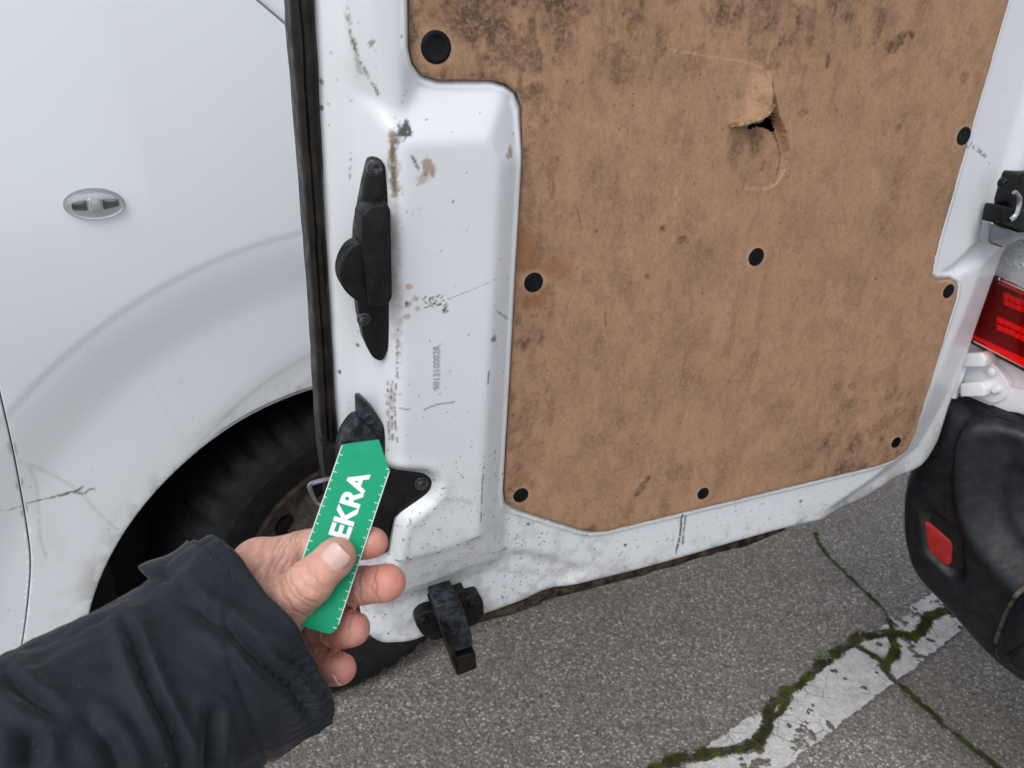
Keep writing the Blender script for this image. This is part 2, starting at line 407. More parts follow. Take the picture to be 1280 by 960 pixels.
DARK = Mat('underbody', (.006, .006, .006), .9, spec=.2).worn((.004, .004, .004), (.012, .011, .010), 20, 120, .3)
FIBRE = Mat('torn_fibre', (.62, .46, .27), .95).worn((.30, .19, .11), (.58, .43, .28), 200, 500, .6)
PRINT = Mat('grey_print', (.40, .43, .47), .7).m
WHITEP = Mat('white_print', (.80, .82, .80), .5).m
CHROME = Mat('lamp_reflector', (.88, .89, .91), .32, .55).m
CLEAR = Mat('clear_lens', (.95, .96, .97), .03, Transmission_Weight=1., IOR=1.45).m
REDL = Mat('red_lens', (1., .05, .03), .03, Transmission_Weight=1., IOR=1.15, Coat_Weight=.3).m
REDF = Mat('lamp_facet', (.9, .88, .86), .3, .2).m
REFL = Mat('red_reflector', (.55, .022, .018), .3).worn((.30, .009, .008), (.46, .022, .018), 60, 1500, .3)
GLASS = Mat('dark_glass', (.02, .025, .03), .05).m
NAIL = Mat('nail', (.68, .45, .385), .3, spec=.5, Subsurface_Weight=.15, Subsurface_Scale=.003, Coat_Weight=.2).m
SEAMM = Mat('seam_thread', (.012, .014, .019), .8).m
LEAF = Mat('weed_leaf', (.10, .15, .07), .7).worn((.07, .11, .045), (.15, .20, .11), 300, 600, .3)
STONE = Mat('loose_stone', (.2, .19, .17), .85).worn((.10, .095, .088), (.38, .36, .33), 50, 600, .4)

# ================================================================== GROUND
def build_ground():
    V = [(-60, -60, 0), (60, -60, 0), (60, 60, 0), (-60, 60, 0)]
    tag(mesh_np('asphalt_ground', V, [[0, 1, 2, 3]], ASPH), 'worn grey asphalt of the parking area with pale stone chips', 'ground', kind='structure')
build_ground()
CRACKS = [  # traced centre lines and half widths (m)
    ([(815, 968), (845, 955), (885, 944), (935, 936), (955, 915), (962, 888), (985, 866), (1010, 846), (1040, 822), (1066, 803), (1090, 797), (1115, 793), (1140, 797), (1155, 785), (1164, 770), (1190, 764)], (.0105), 1.0),
    ([(1018, 668), (1030, 690), (1047, 708), (1077, 737), (1106, 766), (1116, 793)], .0048, .35),
    ([(1068, 808), (1100, 828), (1106, 842), (1130, 862), (1160, 890), (1200, 924), (1245, 960)], .0062, .75),
    ([(1112, 795), (1118, 815), (1104, 838)], .009, 1.0),
    ([(985, 868), (978, 890), (962, 905), (948, 938)], .006, .9)]
def ground_line(L): return np.array([ground_pt(a, b)[:2] for a, b in L])
def build_line():
    a, b = ground_pt(852, 956)[:2], ground_pt(1167, 739)[:2]; c, d = ground_pt(984, 960)[:2], ground_pt(1209, 784)[:2]
    ax = (b-a)/np.linalg.norm(b-a); c2 = c-ax*((c-a)@ax); width = np.linalg.norm(c2-a); nr = (c2-a)/width
    o = a-ax*.9; r = .0022
    fl = Field(np.arange(0, 3.0, r), np.arange(-.01, width+.01, r))
    wx = o[0]+fl.X*ax[0]+fl.Y*nr[0]; wy = o[1]+fl.X*ax[1]+fl.Y*nr[1]
    nz = fbm(wx, wy, 55, 4, 5); e = np.minimum(fl.Y, width-fl.Y)
    dcr = np.full(wx.shape, 9.)
    for L, hw, _ in CRACKS:
        P = catmull(ground_line(L), 4)
        for p, q in zip(P[:-1], P[1:]):
            dd = q-p; t = np.clip(((wx-p[0])*dd[0]+(wy-p[1])*dd[1])/(dd@dd), 0, 1)
            dcr = np.minimum(dcr, np.hypot(wx-p[0]-t*dd[0], wy-p[1]-t*dd[1])-hw*.8)
    ok = (e > (nz-.45)*.010) & (dcr > (nz-.5)*.018+.0005) & (fbm(wx, wy, 48, 5, 9) > .285)
    fl.H = .004+.0012*fbm(wx, wy, 200, 3, 3)
    cell = ok[:-1, :-1] & ok[1:, :-1] & ok[:-1, 1:] & ok[1:, 1:]; idx = np.arange(wx.size).reshape(wx.shape)
    F = np.stack([idx[:-1, :-1][cell], idx[1:, :-1][cell], idx[1:, 1:][cell], idx[:-1, 1:][cell]], 1)
    used = np.zeros(wx.size, bool); used[F.ravel()] = True; mp = np.cumsum(used)-1
    V = np.stack([wx.ravel(), wy.ravel(), fl.H.ravel()], 1)[used]
    tag(mesh_np('parking_line', V, mp[F], LINEP), 'worn white parking line broken by mossy cracks', 'road marking', kind='structure')
build_line()
def build_cracks():
    mb = MB(); TV = []; TC = []
    for L, hw, mossy in CRACKS:
        P = catmull(ground_line(L), 16); V = []; F = []; P = P+.75*hw*np.c_[fbm(P[:, 0], P[:, 1], 42, 3, 71)-.5, fbm(P[:, 0], P[:, 1], 42, 3, 72)-.5]*2.2
        for i, p in enumerate(P):
            t = P[min(i+1, len(P)-1)]-P[max(i-1, 0)]; t /= np.linalg.norm(t); n = np.array([-t[1], t[0]])
            w1 = hw*(.25+.75*vnoise(i*.55, 3, 11)); w2 = hw*(.25+.75*vnoise(i*.55, 9, 12))
            V += [(*(p+n*w1), .0035), (*(p), .0062), (*(p-n*w2), .0035)]
            for _ in range(int(52*mossy*hw/.0125)+2):
                k = random.gauss(0, .5); q = p+n*hw*k+t*random.uniform(-.006, .006)
                if fbm(np.array(q[0]), np.array(q[1]), 60, 3, 4) < .43-.04*mossy+.12*abs(k): continue
                TV.append((q[0], q[1], .004)); g = float(np.clip(fbm(np.array(q[0]), np.array(q[1]), 38, 3, 14)*2.6-.8, 0, 1))*.8+.2*random.random()
                TC.append(((.045+.075*g, .060+.095*g, .014+.014*g) if random.random() < .35+.6*g else (.075, .055, .030)))
        for i in range(len(P)-1): F += [[3*i, 3*i+1, 3*i+4, 3*i+3], [3*i+1, 3*i+2, 3*i+5, 3*i+4]]
        mb.add(V, F)
    soil = Mat('crack_soil', (.03, .026, .02), .95).worn((.018, .016, .011), (.055, .048, .028), 90, 300, .9)
    tag(mb.build('pavement_crack', soil, smooth=False), 'dark soil filled cracks branching across the asphalt', 'crack', kind='structure')
    V = []; F = []; C = []
    for (x, y, z), c in zip(TV, TC):
        for _ in range(5):
            a = random.uniform(0, 6.28); r = random.uniform(.0012, .0026); h = random.uniform(.001, .0036); b = len(V)
            ox, oy = random.gauss(0, .0018), random.gauss(0, .0018); lean = random.uniform(.4, 1.3)
            V += [(x+ox-r*math.sin(a)*.6, y+oy+r*math.cos(a)*.6, z), (x+ox+r*math.sin(a)*.6, y+oy-r*math.cos(a)*.6, z), (x+ox+lean*r*math.cos(a), y+oy+lean*r*math.sin(a), z+h)]
            F.append((b, b+1, b+2)); s_ = random.uniform(.6, 1.5); C += [tuple(q*s_ for q in c)]*3
    tag(mesh_np('moss', V, np.array(F), MOSS, None, False, {'wear_tone': np.array(C)}), 'green moss growing along the cracks through the white line', 'moss', kind='stuff')
build_cracks()
def build_grit():
    N = 5200; V = []; F = []
    base = [(1, 0, 0), (0, 1, 0), (-1, 0, 0), (0, -1, 0), (0, 0, 1), (0, 0, -.6)]
    fs = [(0, 1, 4), (1, 2, 4), (2, 3, 4), (3, 0, 4), (1, 0, 5), (2, 1, 5), (3, 2, 5), (0, 3, 5)]
    for _ in range(N):
        y = random.uniform(.62, 2.0); x = random.uniform(-.45, 1.5); r = .0009+.0024*random.random()**3; b = len(V); a = random.uniform(0, 6.3)
        for q in base:
            j = [random.uniform(.6, 1.3)*r for _ in range(3)]
            X, Y, Z = q[0]*j[0], q[1]*j[1]*.8, q[2]*j[2]*.7
            V.append((x+X*math.cos(a)-Y*math.sin(a), y+X*math.sin(a)+Y*math.cos(a), .0004+r*.25+Z))
        F += [tuple(i+b for i in f) for f in fs]
    tag(mesh_np('loose_grit', V, np.array(F), STONE, None, False), 'small loose pale stones scattered over the asphalt', 'grit', kind='stuff')
build_grit()
def build_weed():
    g = ground_pt(1027, 826); o = empty('weed', (g[0], g[1], .004)); tag(o, 'small pale green weed sprouting from the mossy crack', 'plant')
    for k in range(9):
        a = k*2.4; L = random.uniform(.012, .022); mb = MB(); V = []; F = []
        for i in range(5):
            t = i/4; w_ = .0028*math.sin(math.pi*(.15+.8*t)); z = .003+.010*math.sin(t*2.2); r = L*t
            for s_ in (-1, 1): V.append((r*math.cos(a)-s_*w_*math.sin(a), r*math.sin(a)+s_*w_*math.cos(a), z+abs(s_)*.0))
        for i in range(4): F.append([2*i, 2*i+1, 2*i+3, 2*i+2])
        mb.add(V, F); mb.build('leaf', LEAF, o)
    MB().tube([(0, 0, 0), (0, 0, .006)], .0012, 6).build('stem', LEAF, o)
build_weed()

# ================================================================== THE OPEN VAN: rear door
TH = math.radians(34)                        # heading of both parked vehicles
DAZ = math.radians(22.5)                     # the open door
r_ = ray(667, 353); k_ = .7/r_[1]; DO = EYE+k_*r_
DF = Frame((DO[0], DO[1], 0), DAZ)
van = empty('van', (0, 0, 0))
tag(van, 'white van with its rear door open, lined with a dirty brown hardboard panel', 'van')
BOX = .030                                   # how far the lock box of the inner pressing stands out
def door_outline():
    L = np.vstack([DF.pts([(395, 0), (406, 240), (424, 560), (445, 700), (461, 795), (466, 808), (478, 815), (494, 814), (600, 780), (656, 760), (694, 743),
                (787, 720), (862, 699), (937, 677), (998, 661), (1069, 646), (1102, 632), (1134, 611)], 0), DF.pts([(1157, 588), (1179, 556), (1191, 520), (1202, 488), (1222, 430), (1250, 350), (1267, 302)], -.016)])
    P = catmull(L, 4); x0 = P[0, 0]; x1 = P[-1, 0]
    return np.vstack([[(x0, 1.80)], P, [(x1+.004, 1.1), (x1, 1.4), (x1-.03, 1.80)]])
OUT = door_outline()
def panel_outline():
    L = DF.pts([(513, 0), (513, 58), (518, 78), (530, 93), (548, 98.5), (615, 99), (634, 104), (649, 116), (656, 136), (655.5, 165), (632, 612), (634, 628), (645, 637), (728, 663), (742, 665.5), (760, 664),
                (1096, 583), (1119, 575), (1135, 562), (1145, 540), (1167, 470), (1197, 372), (1199, 358), (1192, 351), (1173, 353), (1166, 346), (1171, 318), (1262, 0)], .006)
    x0, x1 = L[0, 0], L[-1, 0]
    return np.vstack([[(x0, 1.72)], L, [(x1-.03, 1.72)]])
PAN = panel_outline()
def build_door():
    r = .00125; x0, x1 = OUT[:, 0].min()-.004, OUT[:, 0].max()+.004; y0 = OUT[:, 1].min()-.004
    ys = np.r_[np.arange(y0, 1.26, r), np.arange(1.27, 1.80, .02)]
    f = Field(np.arange(x0, x1, r), ys); X, Y = f.X, f.Y
    at = lambda px, py, d=0.: DF.at(px, py, d)
    P0 = lambda L: np.array([DF.at(a, b, 0) for a, b in L])
    # --- the lock box
    T = [at(*q, BOX) for q in [(502, 178), (500, 702), (600, 668), (626, 205), (612, 172)]]
    B = [at(*q) for q in [(480, 112), (436, 765), (634, 722), (655, 190), (640, 106)]]
    box = convex_ramp(X, Y, T, B); H = BOX*np.power(box, .9)
    # column beside the panel above the box, with a facet turned to the lock edge
    T2 = [at(*q, .018) for q in [(446, -250), (452, 40), (490, 140), (500, 182), (506, 178), (500, -250)]]
    B2 = [at(*q) for q in [(428, -250), (430, 60), (458, 150), (458, 215), (524, 180), (514, -250)]]
    H = np.maximum(H, .016*convex_ramp(X, Y, T2, B2))
    # pocket round the lower lock
    T3 = [at(*q, BOX) for q in [(430, 592), (436, 705), (486, 705), (499, 652), (541, 622), (546, 603), (534, 594)]]
    s3, _, _ = poly_near(X, Y, rounded(np.array(T3), .006)); H = H*(1-.50*sstep(.0045, -.001, s3))
    # raised lip round that pocket
    H = H+.0022*np.exp(-((s3-.010)/.0035)**2)*(box > .5)
    # flat facet down the lock edge, leaning back
    e = X-np.interp(Y, OUT[1:30, 1][::-1], OUT[1:30, 0][::-1]); H = H-.010*sstep(.040, .0, e)
    # low step running on from the foot of the box under the panel
    st = np.array([at(*q) for q in [(610, 690), (660, 690), (705, 700), (735, 712), (700, 745), (640, 775), (560, 800), (500, 800), (480, 745)]])
    s4, _, _ = poly_near(X, Y, st); H = H-.006*sstep(.004, -.010, s4)*(1-box)
    # right border: bright inner flat, then a facet turned away, as far as the hinge edge
    rd = np.array([at(*q) for q in [(1300, 120), (1255, 262), (1232, 322), (1205, 395), (1152, 520), (1122, 572), (1085, 603), (1030, 640)]])
    rx = np.interp(Y, rd[::-1, 1], rd[::-1, 0]); H = H-.34*np.clip(X-rx, 0, .06)*(Y < 1.16)
    # bottom right: the facet turns under
    br = np.array([at(*q) for q in [(1085, 603), (1030, 640), (960, 668)]])
    # shelf cut for the check strap
    sh = np.array([at(*q) for q in [(1168, 352), (1180, 344), (1215, 332), (1238, 318), (1262, 300), (1266, 280), (1225, 305), (1195, 335)]])
    s5, _, _ = poly_near(X, Y, sh); H = H-.012*sstep(.006, -.006, s5)
    up = (Y-at(1225, 300)[1]); H = H+.010*sstep(-.03, .01, up)*sstep(-.055, -.03, X-at(1262, 300)[0])*(Y < 1.3)
    # rolled hem along the bottom and round the edge
    so_, _, _ = poly_near(X, Y, OUT); H = H-.006*np.exp(so_/.0035)
    # dents and waviness of thin sheet
    H = H+.0016*(fbm(X, Y, 9, 3, 21)-.5)
    # recess that takes the panel
    sp, _, _ = poly_near(X, Y, PAN); rec = sstep(.0035, -.001, sp)
    H = np.where(sp < 0, H*.0, H); H = blur(H, 3.2); H = H*(1-rec)+(-.004)*rec+.0022*np.exp(-((sp-.006)/.0028)**2)
    hl = poly_near(X, Y, P0([(860, 60), (860, 290), (1040, 280), (1040, 60)]))[0]; H = H-.026*sstep(.004, -.002, hl)
    f.H = H
    # --- wear: 0 brown dirt, 1 dark marks, 2 rust
    P = lambda L, d=BOX: np.array([at(a, b, d) for a, b in L])
    f.stroke(P([(494, 168), (493, 205), (496, 245)]), .0036, .95, 0, .26, 250); f.stroke(P([(492, 172), (492, 210)]), .0012, .4, 2, .3); f.stroke(P([(493, 172), (493, 208), (495, 240)]), .0016, .6, 1, .42, 400, 12); f.stroke(P([(496, 205), (499, 245)]), .005, .6, 0, .46, 300, 7)
    f.stroke(P([(494, 180), (495, 240)]), .0013, .65, 1, .5, 500)
    f.blob(at(507, 164, BOX), .0075, .0055, .6, .95, 1, .7, 500); f.blob(at(500, 175, BOX), .006, .004, 1, .6, 1, .9, 500)
    f.blob(at(535, 210, BOX), .0055, .0075, .3, .75, 2, .7, 300); f.blob(at(530, 222, BOX), .006, .004, .3, .55, 0, .9, 350)
    f.blob(at(517, 199, BOX), .0014, .0045, .5, .8, 1, .7, 500); f.blob(at(521, 208, BOX), .0012, .003, .7, .7, 1, .6, 500)
    f.stroke(P([(440, 20), (447, 60), (455, 80), (468, 105), (476, 122)], .016), .0016, .85, 1, .55, 330)
    f.stroke(P([(438, 10), (452, 85), (462, 95)], .016), .0024, .6, 0, .45, 200)
    f.blob(at(466, 53, .016), .0035, .0018, .8, .6, 1, .8); f.stroke(P([(442, 195), (442, 228)], .01), .0009, .8, 1, .5, 400)
    for q in [(405, 104), (406, 137), (448, 433), (427, 470)]: f.blob(at(*q), .0016, .0024, random.uniform(0, 1), .85, 1, .5)
    f.stroke(P([(488, 250), (491, 330), (495, 420)], .02), .006, .30, 0, .35, 150)
    f.stroke(P([(497, 400), (496, 470)], .026), .0016, .8, 1, .58, 420); f.stroke(P([(500, 360), (499, 420), (497, 470)], .026), .003, .5, 0, .5, 350)
    for dx in (-4, 0, 4): f.stroke(P([(491+dx, 478), (490+dx, 510), (492+dx, 552)], .026), .0010, .9, 1, .48, 300, 3+dx)
    f.stroke(P([(490, 485), (490, 550)], .026), .0030, .55, 2, .45, 300)
    for q in [(511, 381), (519, 374), (522, 386), (512, 358), (509, 396)]: f.blob(at(*q, BOX), .0032, .0024, .3, .55, 2, .8, 350)
    f.blob(at(508, 379, BOX), .0016, .0026, 0, .9, 1, .6)
    for _ in range(26):
        a, b = random.uniform(530, 560), random.uniform(369, 388)
        f.stroke(P([(a, b), (a+random.uniform(-4, 5), b+random.uniform(-4, 4))]), .0007, .85, 1)
    f.stroke(P([(560, 374), (590, 362), (622, 349)]), .0007, .45, 1, .4, 300); f.stroke(P([(616, 384), (634, 398)], .015), .0008, .8, 1)
    f.stroke(P([(500, 511), (512, 512)]), .0008, .7, 1); f.stroke(P([(530, 512), (545, 506), (568, 502)]), .0008, .75, 1, .35, 200)
    for k in range(13): f.stroke(P([(545+k*3.6, 621+.12*(k-5)**2*.6+random.uniform(-2, 2)), (547.5+k*3.6, 627+.12*(k-5)**2*.6+random.uniform(-2, 3))]), .0006, .42, 1)
    f.stroke(P([(602, 575), (600, 610), (598, 648)], .022), .0011, .9, 1, .45, 350)
    f.stroke(P([(607, 460), (606, 475)], .02), .0009, .9, 1); f.blob(at(614, 420, .02), .003, .004, 0, .75, 1, .8, 500)
    f.blob(at(636, 190, .015), .0028, .0055, -.2, .75, 2, .8, 400); f.blob(at(630, 194, .015), .001, .004, .6, .7, 1, .5)
    f.stroke(P([(495, 700), (545, 690), (600, 668)], .026), .0016, .8, 1, .55, 300)
    f.stroke(P([(505, 700), (550, 688), (600, 672)], .026), .006, .35, 0, .4, 200)
    f.stroke(P([(852, 643), (850, 668), (845, 690)], 0), .0018, .95, 1, .25, 250); f.stroke(P([(857, 645), (853, 680)], 0), .0017, .9, 1, .36, 250, 8)
    f.stroke(P([(610, 685), (640, 690), (660, 680)], .004), .0012, .6, 1, .5)
    for q in [(782, 681), (1001, 626), (661, 655)]: f.blob(at(*q), .0022, .0028, .5, .9, 1, .7)
    f.stroke(P([(1245, 185), (1262, 200)]), .003, .8, 1, .5, 400); f.stroke(P([(1225, 175), (1240, 190)]), .002, .6, 1, .55, 400)
    xa, xb = OUT[:, 0].min(), OUT[:, 0].max()
    f.specks(760, xa, .03, .53, .78, .0004, .0014, .9, 1); f.specks(260, xa, .03, .75, 1.2, .0004, .0012, .75, 1)
    f.specks(900, -.02, xb, .55, .69, .0004, .0013, .9, 1); f.specks(160, -.02, xb, .55, .62, .0006, .0018, .7, 0); f.specks(60, -.2, xb, .54, .66, .0008, .0026, .5, 0); f.specks(70, .45, xb, .6, 1.2, .0004, .0012, .7, 1)
    dn = sstep(-.045, -.002, so_)*(Y < .72)
    f.C[..., 0] = np.maximum(f.C[..., 0], dn*sstep(.38, .72, fbm(X, Y, 60, 5, 33))*.55)
    f.C[..., 0] = np.maximum(f.C[..., 0], sstep(.80, .55, Y)*(X < .12)*sstep(.42, .75, fbm(X, Y, 90, 5, 35))*.38)
    ed = sstep(-.008, -.001, so_)*(Y < .68)*sstep(.36, .40, X); nz = fbm(X, Y, 110, 4, 37); f.C[..., 0] = np.maximum(f.C[..., 0], ed*sstep(.3, .5, nz)*.85); f.C[..., 1] = np.maximum(f.C[..., 1], ed*sstep(.48, .6, nz)*.8)
    cr = sstep(.006, .0008, np.abs(sp))*sstep(.4, .7, fbm(X, Y, 120, 4, 36))*.6; f.C[..., 0] = np.maximum(f.C[..., 0], cr)
    d = f.mesh('rear_door', OUT, PAINT, van, skirt=[(0, 0), (.0012, -.0006), (.0018, -.002), (.0018, -.006), (-.001, -.008), (-.003, -.040)])
    d.matrix_world = DF.mat(); return d
door = build_door()
def build_outer_skin():
    P = OUT; mb = MB(); n = len(P); N = normals(P if area(P) > 0 else P[::-1]); Q = P if area(P) > 0 else P[::-1]
    mb.prism(Q-N*.004, -.056, -.038, 0); mb.build('outer_skin', Mat('outer_skin_paint', (.74, .75, .77), .3).m, door)
build_outer_skin()
def build_seal():
    L = DF.pts([(364, 0), (376, 160), (388, 310), (397, 440), (405, 592), (414, 640), (428, 720)]); R = DF.pts([(397, 0), (408, 240), (418, 420), (426, 560), (431, 640), (437, 720)])
    Y = np.linspace(DF.at(430, 720)[1], 1.80, 90); V = []; F = []
    ll = np.interp(Y, L[::-1, 1], L[::-1, 0]); rr = np.interp(Y, R[::-1, 1], R[::-1, 0]); prof = [(0, -.05), (0, -.018), (.10, -.011), (.35, -.009), (.42, -.0115), (.55, -.0095), (.85, -.010), (1.0, -.016)]
    for i, y in enumerate(Y):
        for t, z in prof: V.append((ll[i]+(rr[i]-ll[i])*t+.0012*(vnoise(y*60, t*3, 5)-.5), y, z+.0015*(vnoise(y*90, t*5+3, 6)-.5)))
    k = len(prof)
    for i in range(len(Y)-1):
        for j in range(k-1): F.append([i*k+j, i*k+j+1, (i+1)*k+j+1, (i+1)*k+j])
    MB().add(V, F).build('edge_seal', RUBBER, door, sharp=60)
    # dirty drain strip under the hem
    A = catmull(DF.pts([(590, 782), (656, 762), (694, 744), (787, 720), (862, 699), (937, 677), (985, 664)]), 8)
    Bm = catmull(DF.pts([(590, 786), (656, 770), (694, 754), (787, 731), (862, 708), (937, 687), (985, 665.5)]), 8)
    V = []; F = []; n = len(A); 
    for i in range(n):
        for t, z in ((-.4, -.010), (0, -.006), (.35, -.0035), (.7, -.005), (1, -.012), (1, -.045)):
            p = A[i]+(Bm[i]-A[i])*t; z = z if t < 1 else max(z, -.012-.033*min(1, (n-1-i)/12)); j = .0022*(vnoise(i*1.3, t*9, 8)-.5); V.append((p[0], p[1]+j, z+.003*(vnoise(i*1.7, t*7, 9)-.5)))
    for i in range(n-1):
        for j in range(5): F.append([i*6+j, i*6+j+1, (i+1)*6+j+1, (i+1)*6+j][::-1])
    MB().add(V, F).build('hem_strip', GRIME, door, sharp=60)
build_seal()
CLIPS = [(545, 59, .0124), (667, 353, .0096), (945, 321, .0096), (1205, 170, .0098), (1186, 364, .0088), (1120, 553, .0080), (879, 617, .0080), (651, 619, .0086)]
def build_panel():
    r = .00125; x0, x1 = PAN[:, 0].min()-.003, PAN[:, 0].max()+.003; y0 = PAN[:, 1].min()-.003
    f = Field(np.arange(x0, x1, r), np.r_[np.arange(y0, 1.26, r), np.arange(1.27, 1.73, .02)]); X, Y = f.X, f.Y
    def nearline(L):
        b_ = np.full(X.shape, 9.)
        for p, q in zip(L[:-1], L[1:]):
            d = q-p; t = np.clip(((X-p[0])*d[0]+(Y-p[1])*d[1])/(d@d), 0, 1); b_ = np.minimum(b_, np.hypot(X-p[0]-t*d[0], Y-p[1]-t*d[1]))
        return b_
    at = lambda px, py: DF.at(px, py, .006); P = lambda L: np.array([at(a, b) for a, b in L])
    f.H = .0058+.0022*(fbm(X, Y, 5, 3, 41)-.5)
    sp, _, _ = poly_near(X, Y, PAN); f.H -= .0012*np.exp(sp/.002)
    # --- the torn dent
    hole = P([(914, 159), (930, 153), (943, 148), (955, 134), (960, 101), (966, 124), (971, 146), (979, 165), (983, 188), (981, 212), (972, 229), (957, 237), (932, 234), (916, 216), (906, 186)])
    sh, nx, ny = poly_near(X, Y, hole); ins = sh < 0
    a, b = at(950, 150), at(945, 237); v = np.clip((a[1]-Y)/(a[1]-b[1]), -.6, 1)
    cx = np.interp(Y, [at(930, 240)[1], at(941, 150)[1]], [at(930, 240)[0], at(941, 150)[0]])
    right = sstep(-.0015, .0015, X-cx)
    ap = at(960, 138); dep = right*(.0012+.0034*np.clip(1-v, 0, 1)+.0085*np.exp(-(np.hypot(X-ap[0], Y-ap[1])/.028)**2))+(1-right)*.0075*np.clip(1-v, 0, 1)*sstep(at(903, 180)[0], at(935, 180)[0], X)
    dep *= sstep(0, .9, -sh/.0016+.1)
    f.H = f.H-np.where(ins, dep, 0)
    apex = at(958, 122); left = (X < apex[0]+.002) & ~ins
    lip = np.exp(-(np.clip(sh, 0, 1)/.017)**2)*.0125*sstep(at(900, 150)[0], at(950, 150)[0], X)*sstep(at(930, 160)[1], at(930, 152)[1], Y)*sstep(at(960, 84)[1], at(960, 122)[1], Y)*sstep(apex[0]+.004, apex[0]-.001, X)*~ins
    rl = np.exp(-(np.clip(sh, 0, 1)/.010)**2)*.0045*((X >= apex[0]+.002) & ~ins)*sstep(at(980, 225)[1], at(980, 180)[1], Y)*sstep(at(960, 80)[1], at(960, 125)[1], Y); f.H = f.H+lip+rl
    slit = catmull(P([(961, 106), (967, 126), (972, 147), (979, 165), (983, 188), (981, 206)]), 5); wdt = .0013*sstep(at(0+960, 215)[1], at(960, 150)[1], Y)
    keep = np.ones(X.shape, bool)
    gap = rounded(P([(937, 153), (950, 146), (957, 138), (961, 112), (965, 132), (970, 150), (974, 166), (964, 160), (954, 158), (944, 161)]), .0015); keep &= poly_near(X, Y, gap)[0] > .0004
    # --- stains, plus shade painted into the tear: 0 dark, 1 pale, 2 reddish
    g = fbm(X, Y, 11, 5, 51); st = fbm(X, Y, 60, 4, 52, 9)
    ul = sstep(at(760, 60)[0], at(560, 60)[0], X)*sstep(at(600, 190)[1], at(600, 60)[1], Y)
    top = sstep(at(900, 150)[1], at(900, 10)[1], Y); lr = sstep(at(950, 560)[0], at(1090, 520)[0], X)*sstep(at(1090, 430)[1], at(1090, 560)[1], Y)
    C0 = sstep(.46, .70, .45*g+.55*fbm(X, Y, 42, 5, 57, 30)+.09*ul+.03*top+.05*lr)*.50+ul*sstep(.40, .66, fbm(X, Y, 38, 5, 53))*.50
    C0 += sstep(.56, .80, st)*.22+lr*sstep(.42, .66, fbm(X, Y, 45, 5, 54))*.35; le = sstep(.075, .0, X-np.interp(Y, [.70, .74, 1.08, 1.12, 1.13], [PAN[:, 0].min()+.08]*5)); zone = np.clip(.34+1.15*ul+.65*top*sstep(at(1250, 60)[0], at(900, 60)[0], X)+.5*lr+.75*le, 0, 1.45)
    m1 = sstep(.50, .72, fbm(X, Y, 120, 5, 58, 80)); m2 = sstep(.52, .70, fbm(X, Y, 55, 5, 59, 38))
    C0 = C0*.55*(.5+.7*zone)+zone*(m1*.42+m2*.40); f.C[..., 0] = np.clip(C0, 0, .85)
    for px, py, rx, ry, an, am in [(1122, 52, .021, .007, .45, .85), (1036, 74, .004, .011, .1, .85), (1013, 44, .006, .014, .2, .6), (1126, 157, .004, .0075, -.2, .9), (965, 84, .010, .005, .3, .55),
            (800, 612, .004, .022, -.6, .75), (786, 640, .006, .010, -.5, .55), (738, 661, .012, .004, 0, .8), (690, 237, .004, .009, 0, .55), (1066, 482, .009, .006, .3, .55), (855, 299, .006, .005, .8, .8),
            (828, 285, .004, .004, 0, .8), (757, 403, .0015, .009, .1, .6), (810, 345, .004, .004, 0, .6), (1002, 143, .007, .006, .5, .5), (925, 185, .006, .009, .1, .55), (948, 186, .005, .007, .2, .6), (922, 205, .005, .008, .5, .4),
            (640, 60, .022, .018, .3, .65), (700, 30, .016, .012, .2, .6), (615, 25, .016, .02, .1, .6), (668, 78, .014, .010, .3, .7), (770, 88, .008, .012, 0, .6), (560, 20, .020, .012, .4, .5), (1105, 530, .03, .012, .5, .5), (1020, 555, .035, .010, .2, .45),
            (690, 510, .005, .016, 0, .45), (850, 590, .02, .012, .2, .4), (600, 85, .01, .006, 0, .5), (1206, 95, .007, .010, 0, .5), (945, 160, .007, .005, -.3, .8), (950, 176, .008, .016, 0, .75), (955, 205, .006, .008, 0, .5), (918, 190, .007, .012, .2, .55)]:  # entries within the torn dent darken its inside
        f.blob(at(px, py), rx, ry, an, am, 0, .75, 160, int(px) % 97)
    for px, py, rx, ry in [(664, 322, .012, .018), (668, 372, .016, .012), (690, 335, .022, .012), (655, 300, .006, .02)]: f.blob(at(px, py), rx, ry, 0, .6, 2, .6, 90, int(py) % 97)
    f.blob(at(675, 362), .022, .014, .1, .5, 0, .8, 120, 5)
    f.stroke(P([(840, 62), (890, 71), (925, 76), (954, 85)]), .0010, .40, 1, .32, 160); f.stroke(P([(960, 66), (960.5, 100)]), .0009, .3, 1, .35, 200); f.stroke(P([(845, 232), (843, 265), (842, 300)]), .0028, .32, 1, .5, 260)
    f.stroke(P([(722, 262), (727, 285)]), .001, .7, 0); f.specks(260, x0, x1, .62, 1.2, .0006, .0022, .7, 0); f.specks(140, x0, x1, .62, 1.2, .0005, .0016, .4, 1)
    f.stroke(P([(930, 235), (945, 238), (958, 237), (972, 229), (981, 212)]), .0010, .30, 1, .3, 300)
    f.stroke(P([(941, 152), (940, 190), (932, 225), (922, 248)]), .0011, .55, 0, .3, 200)  # darker line along the crease of the dent
    f.stroke(P([(966, 150), (972, 165), (976, 182), (977, 200), (972, 218)]), .0011, .95, 0); f.stroke(P([(966, 150), (972, 165), (976, 182), (977, 200)]), .0016, .95, 0, .3, 300)  # shade painted as a dark line at the foot of the tear wall
    f.stroke(P([(985, 150), (987, 185), (984, 212)]), .0016, .35, 1, .42, 300)
    f.C[..., 1] = np.maximum(f.C[..., 1], sstep(.003, .0005, np.abs(sp))*.0)
    for px, py, r_c in CLIPS:
        f.blob(at(px, py), r_c*1.30, r_c*1.30, 0, .42, 1, .10, 300, 3)
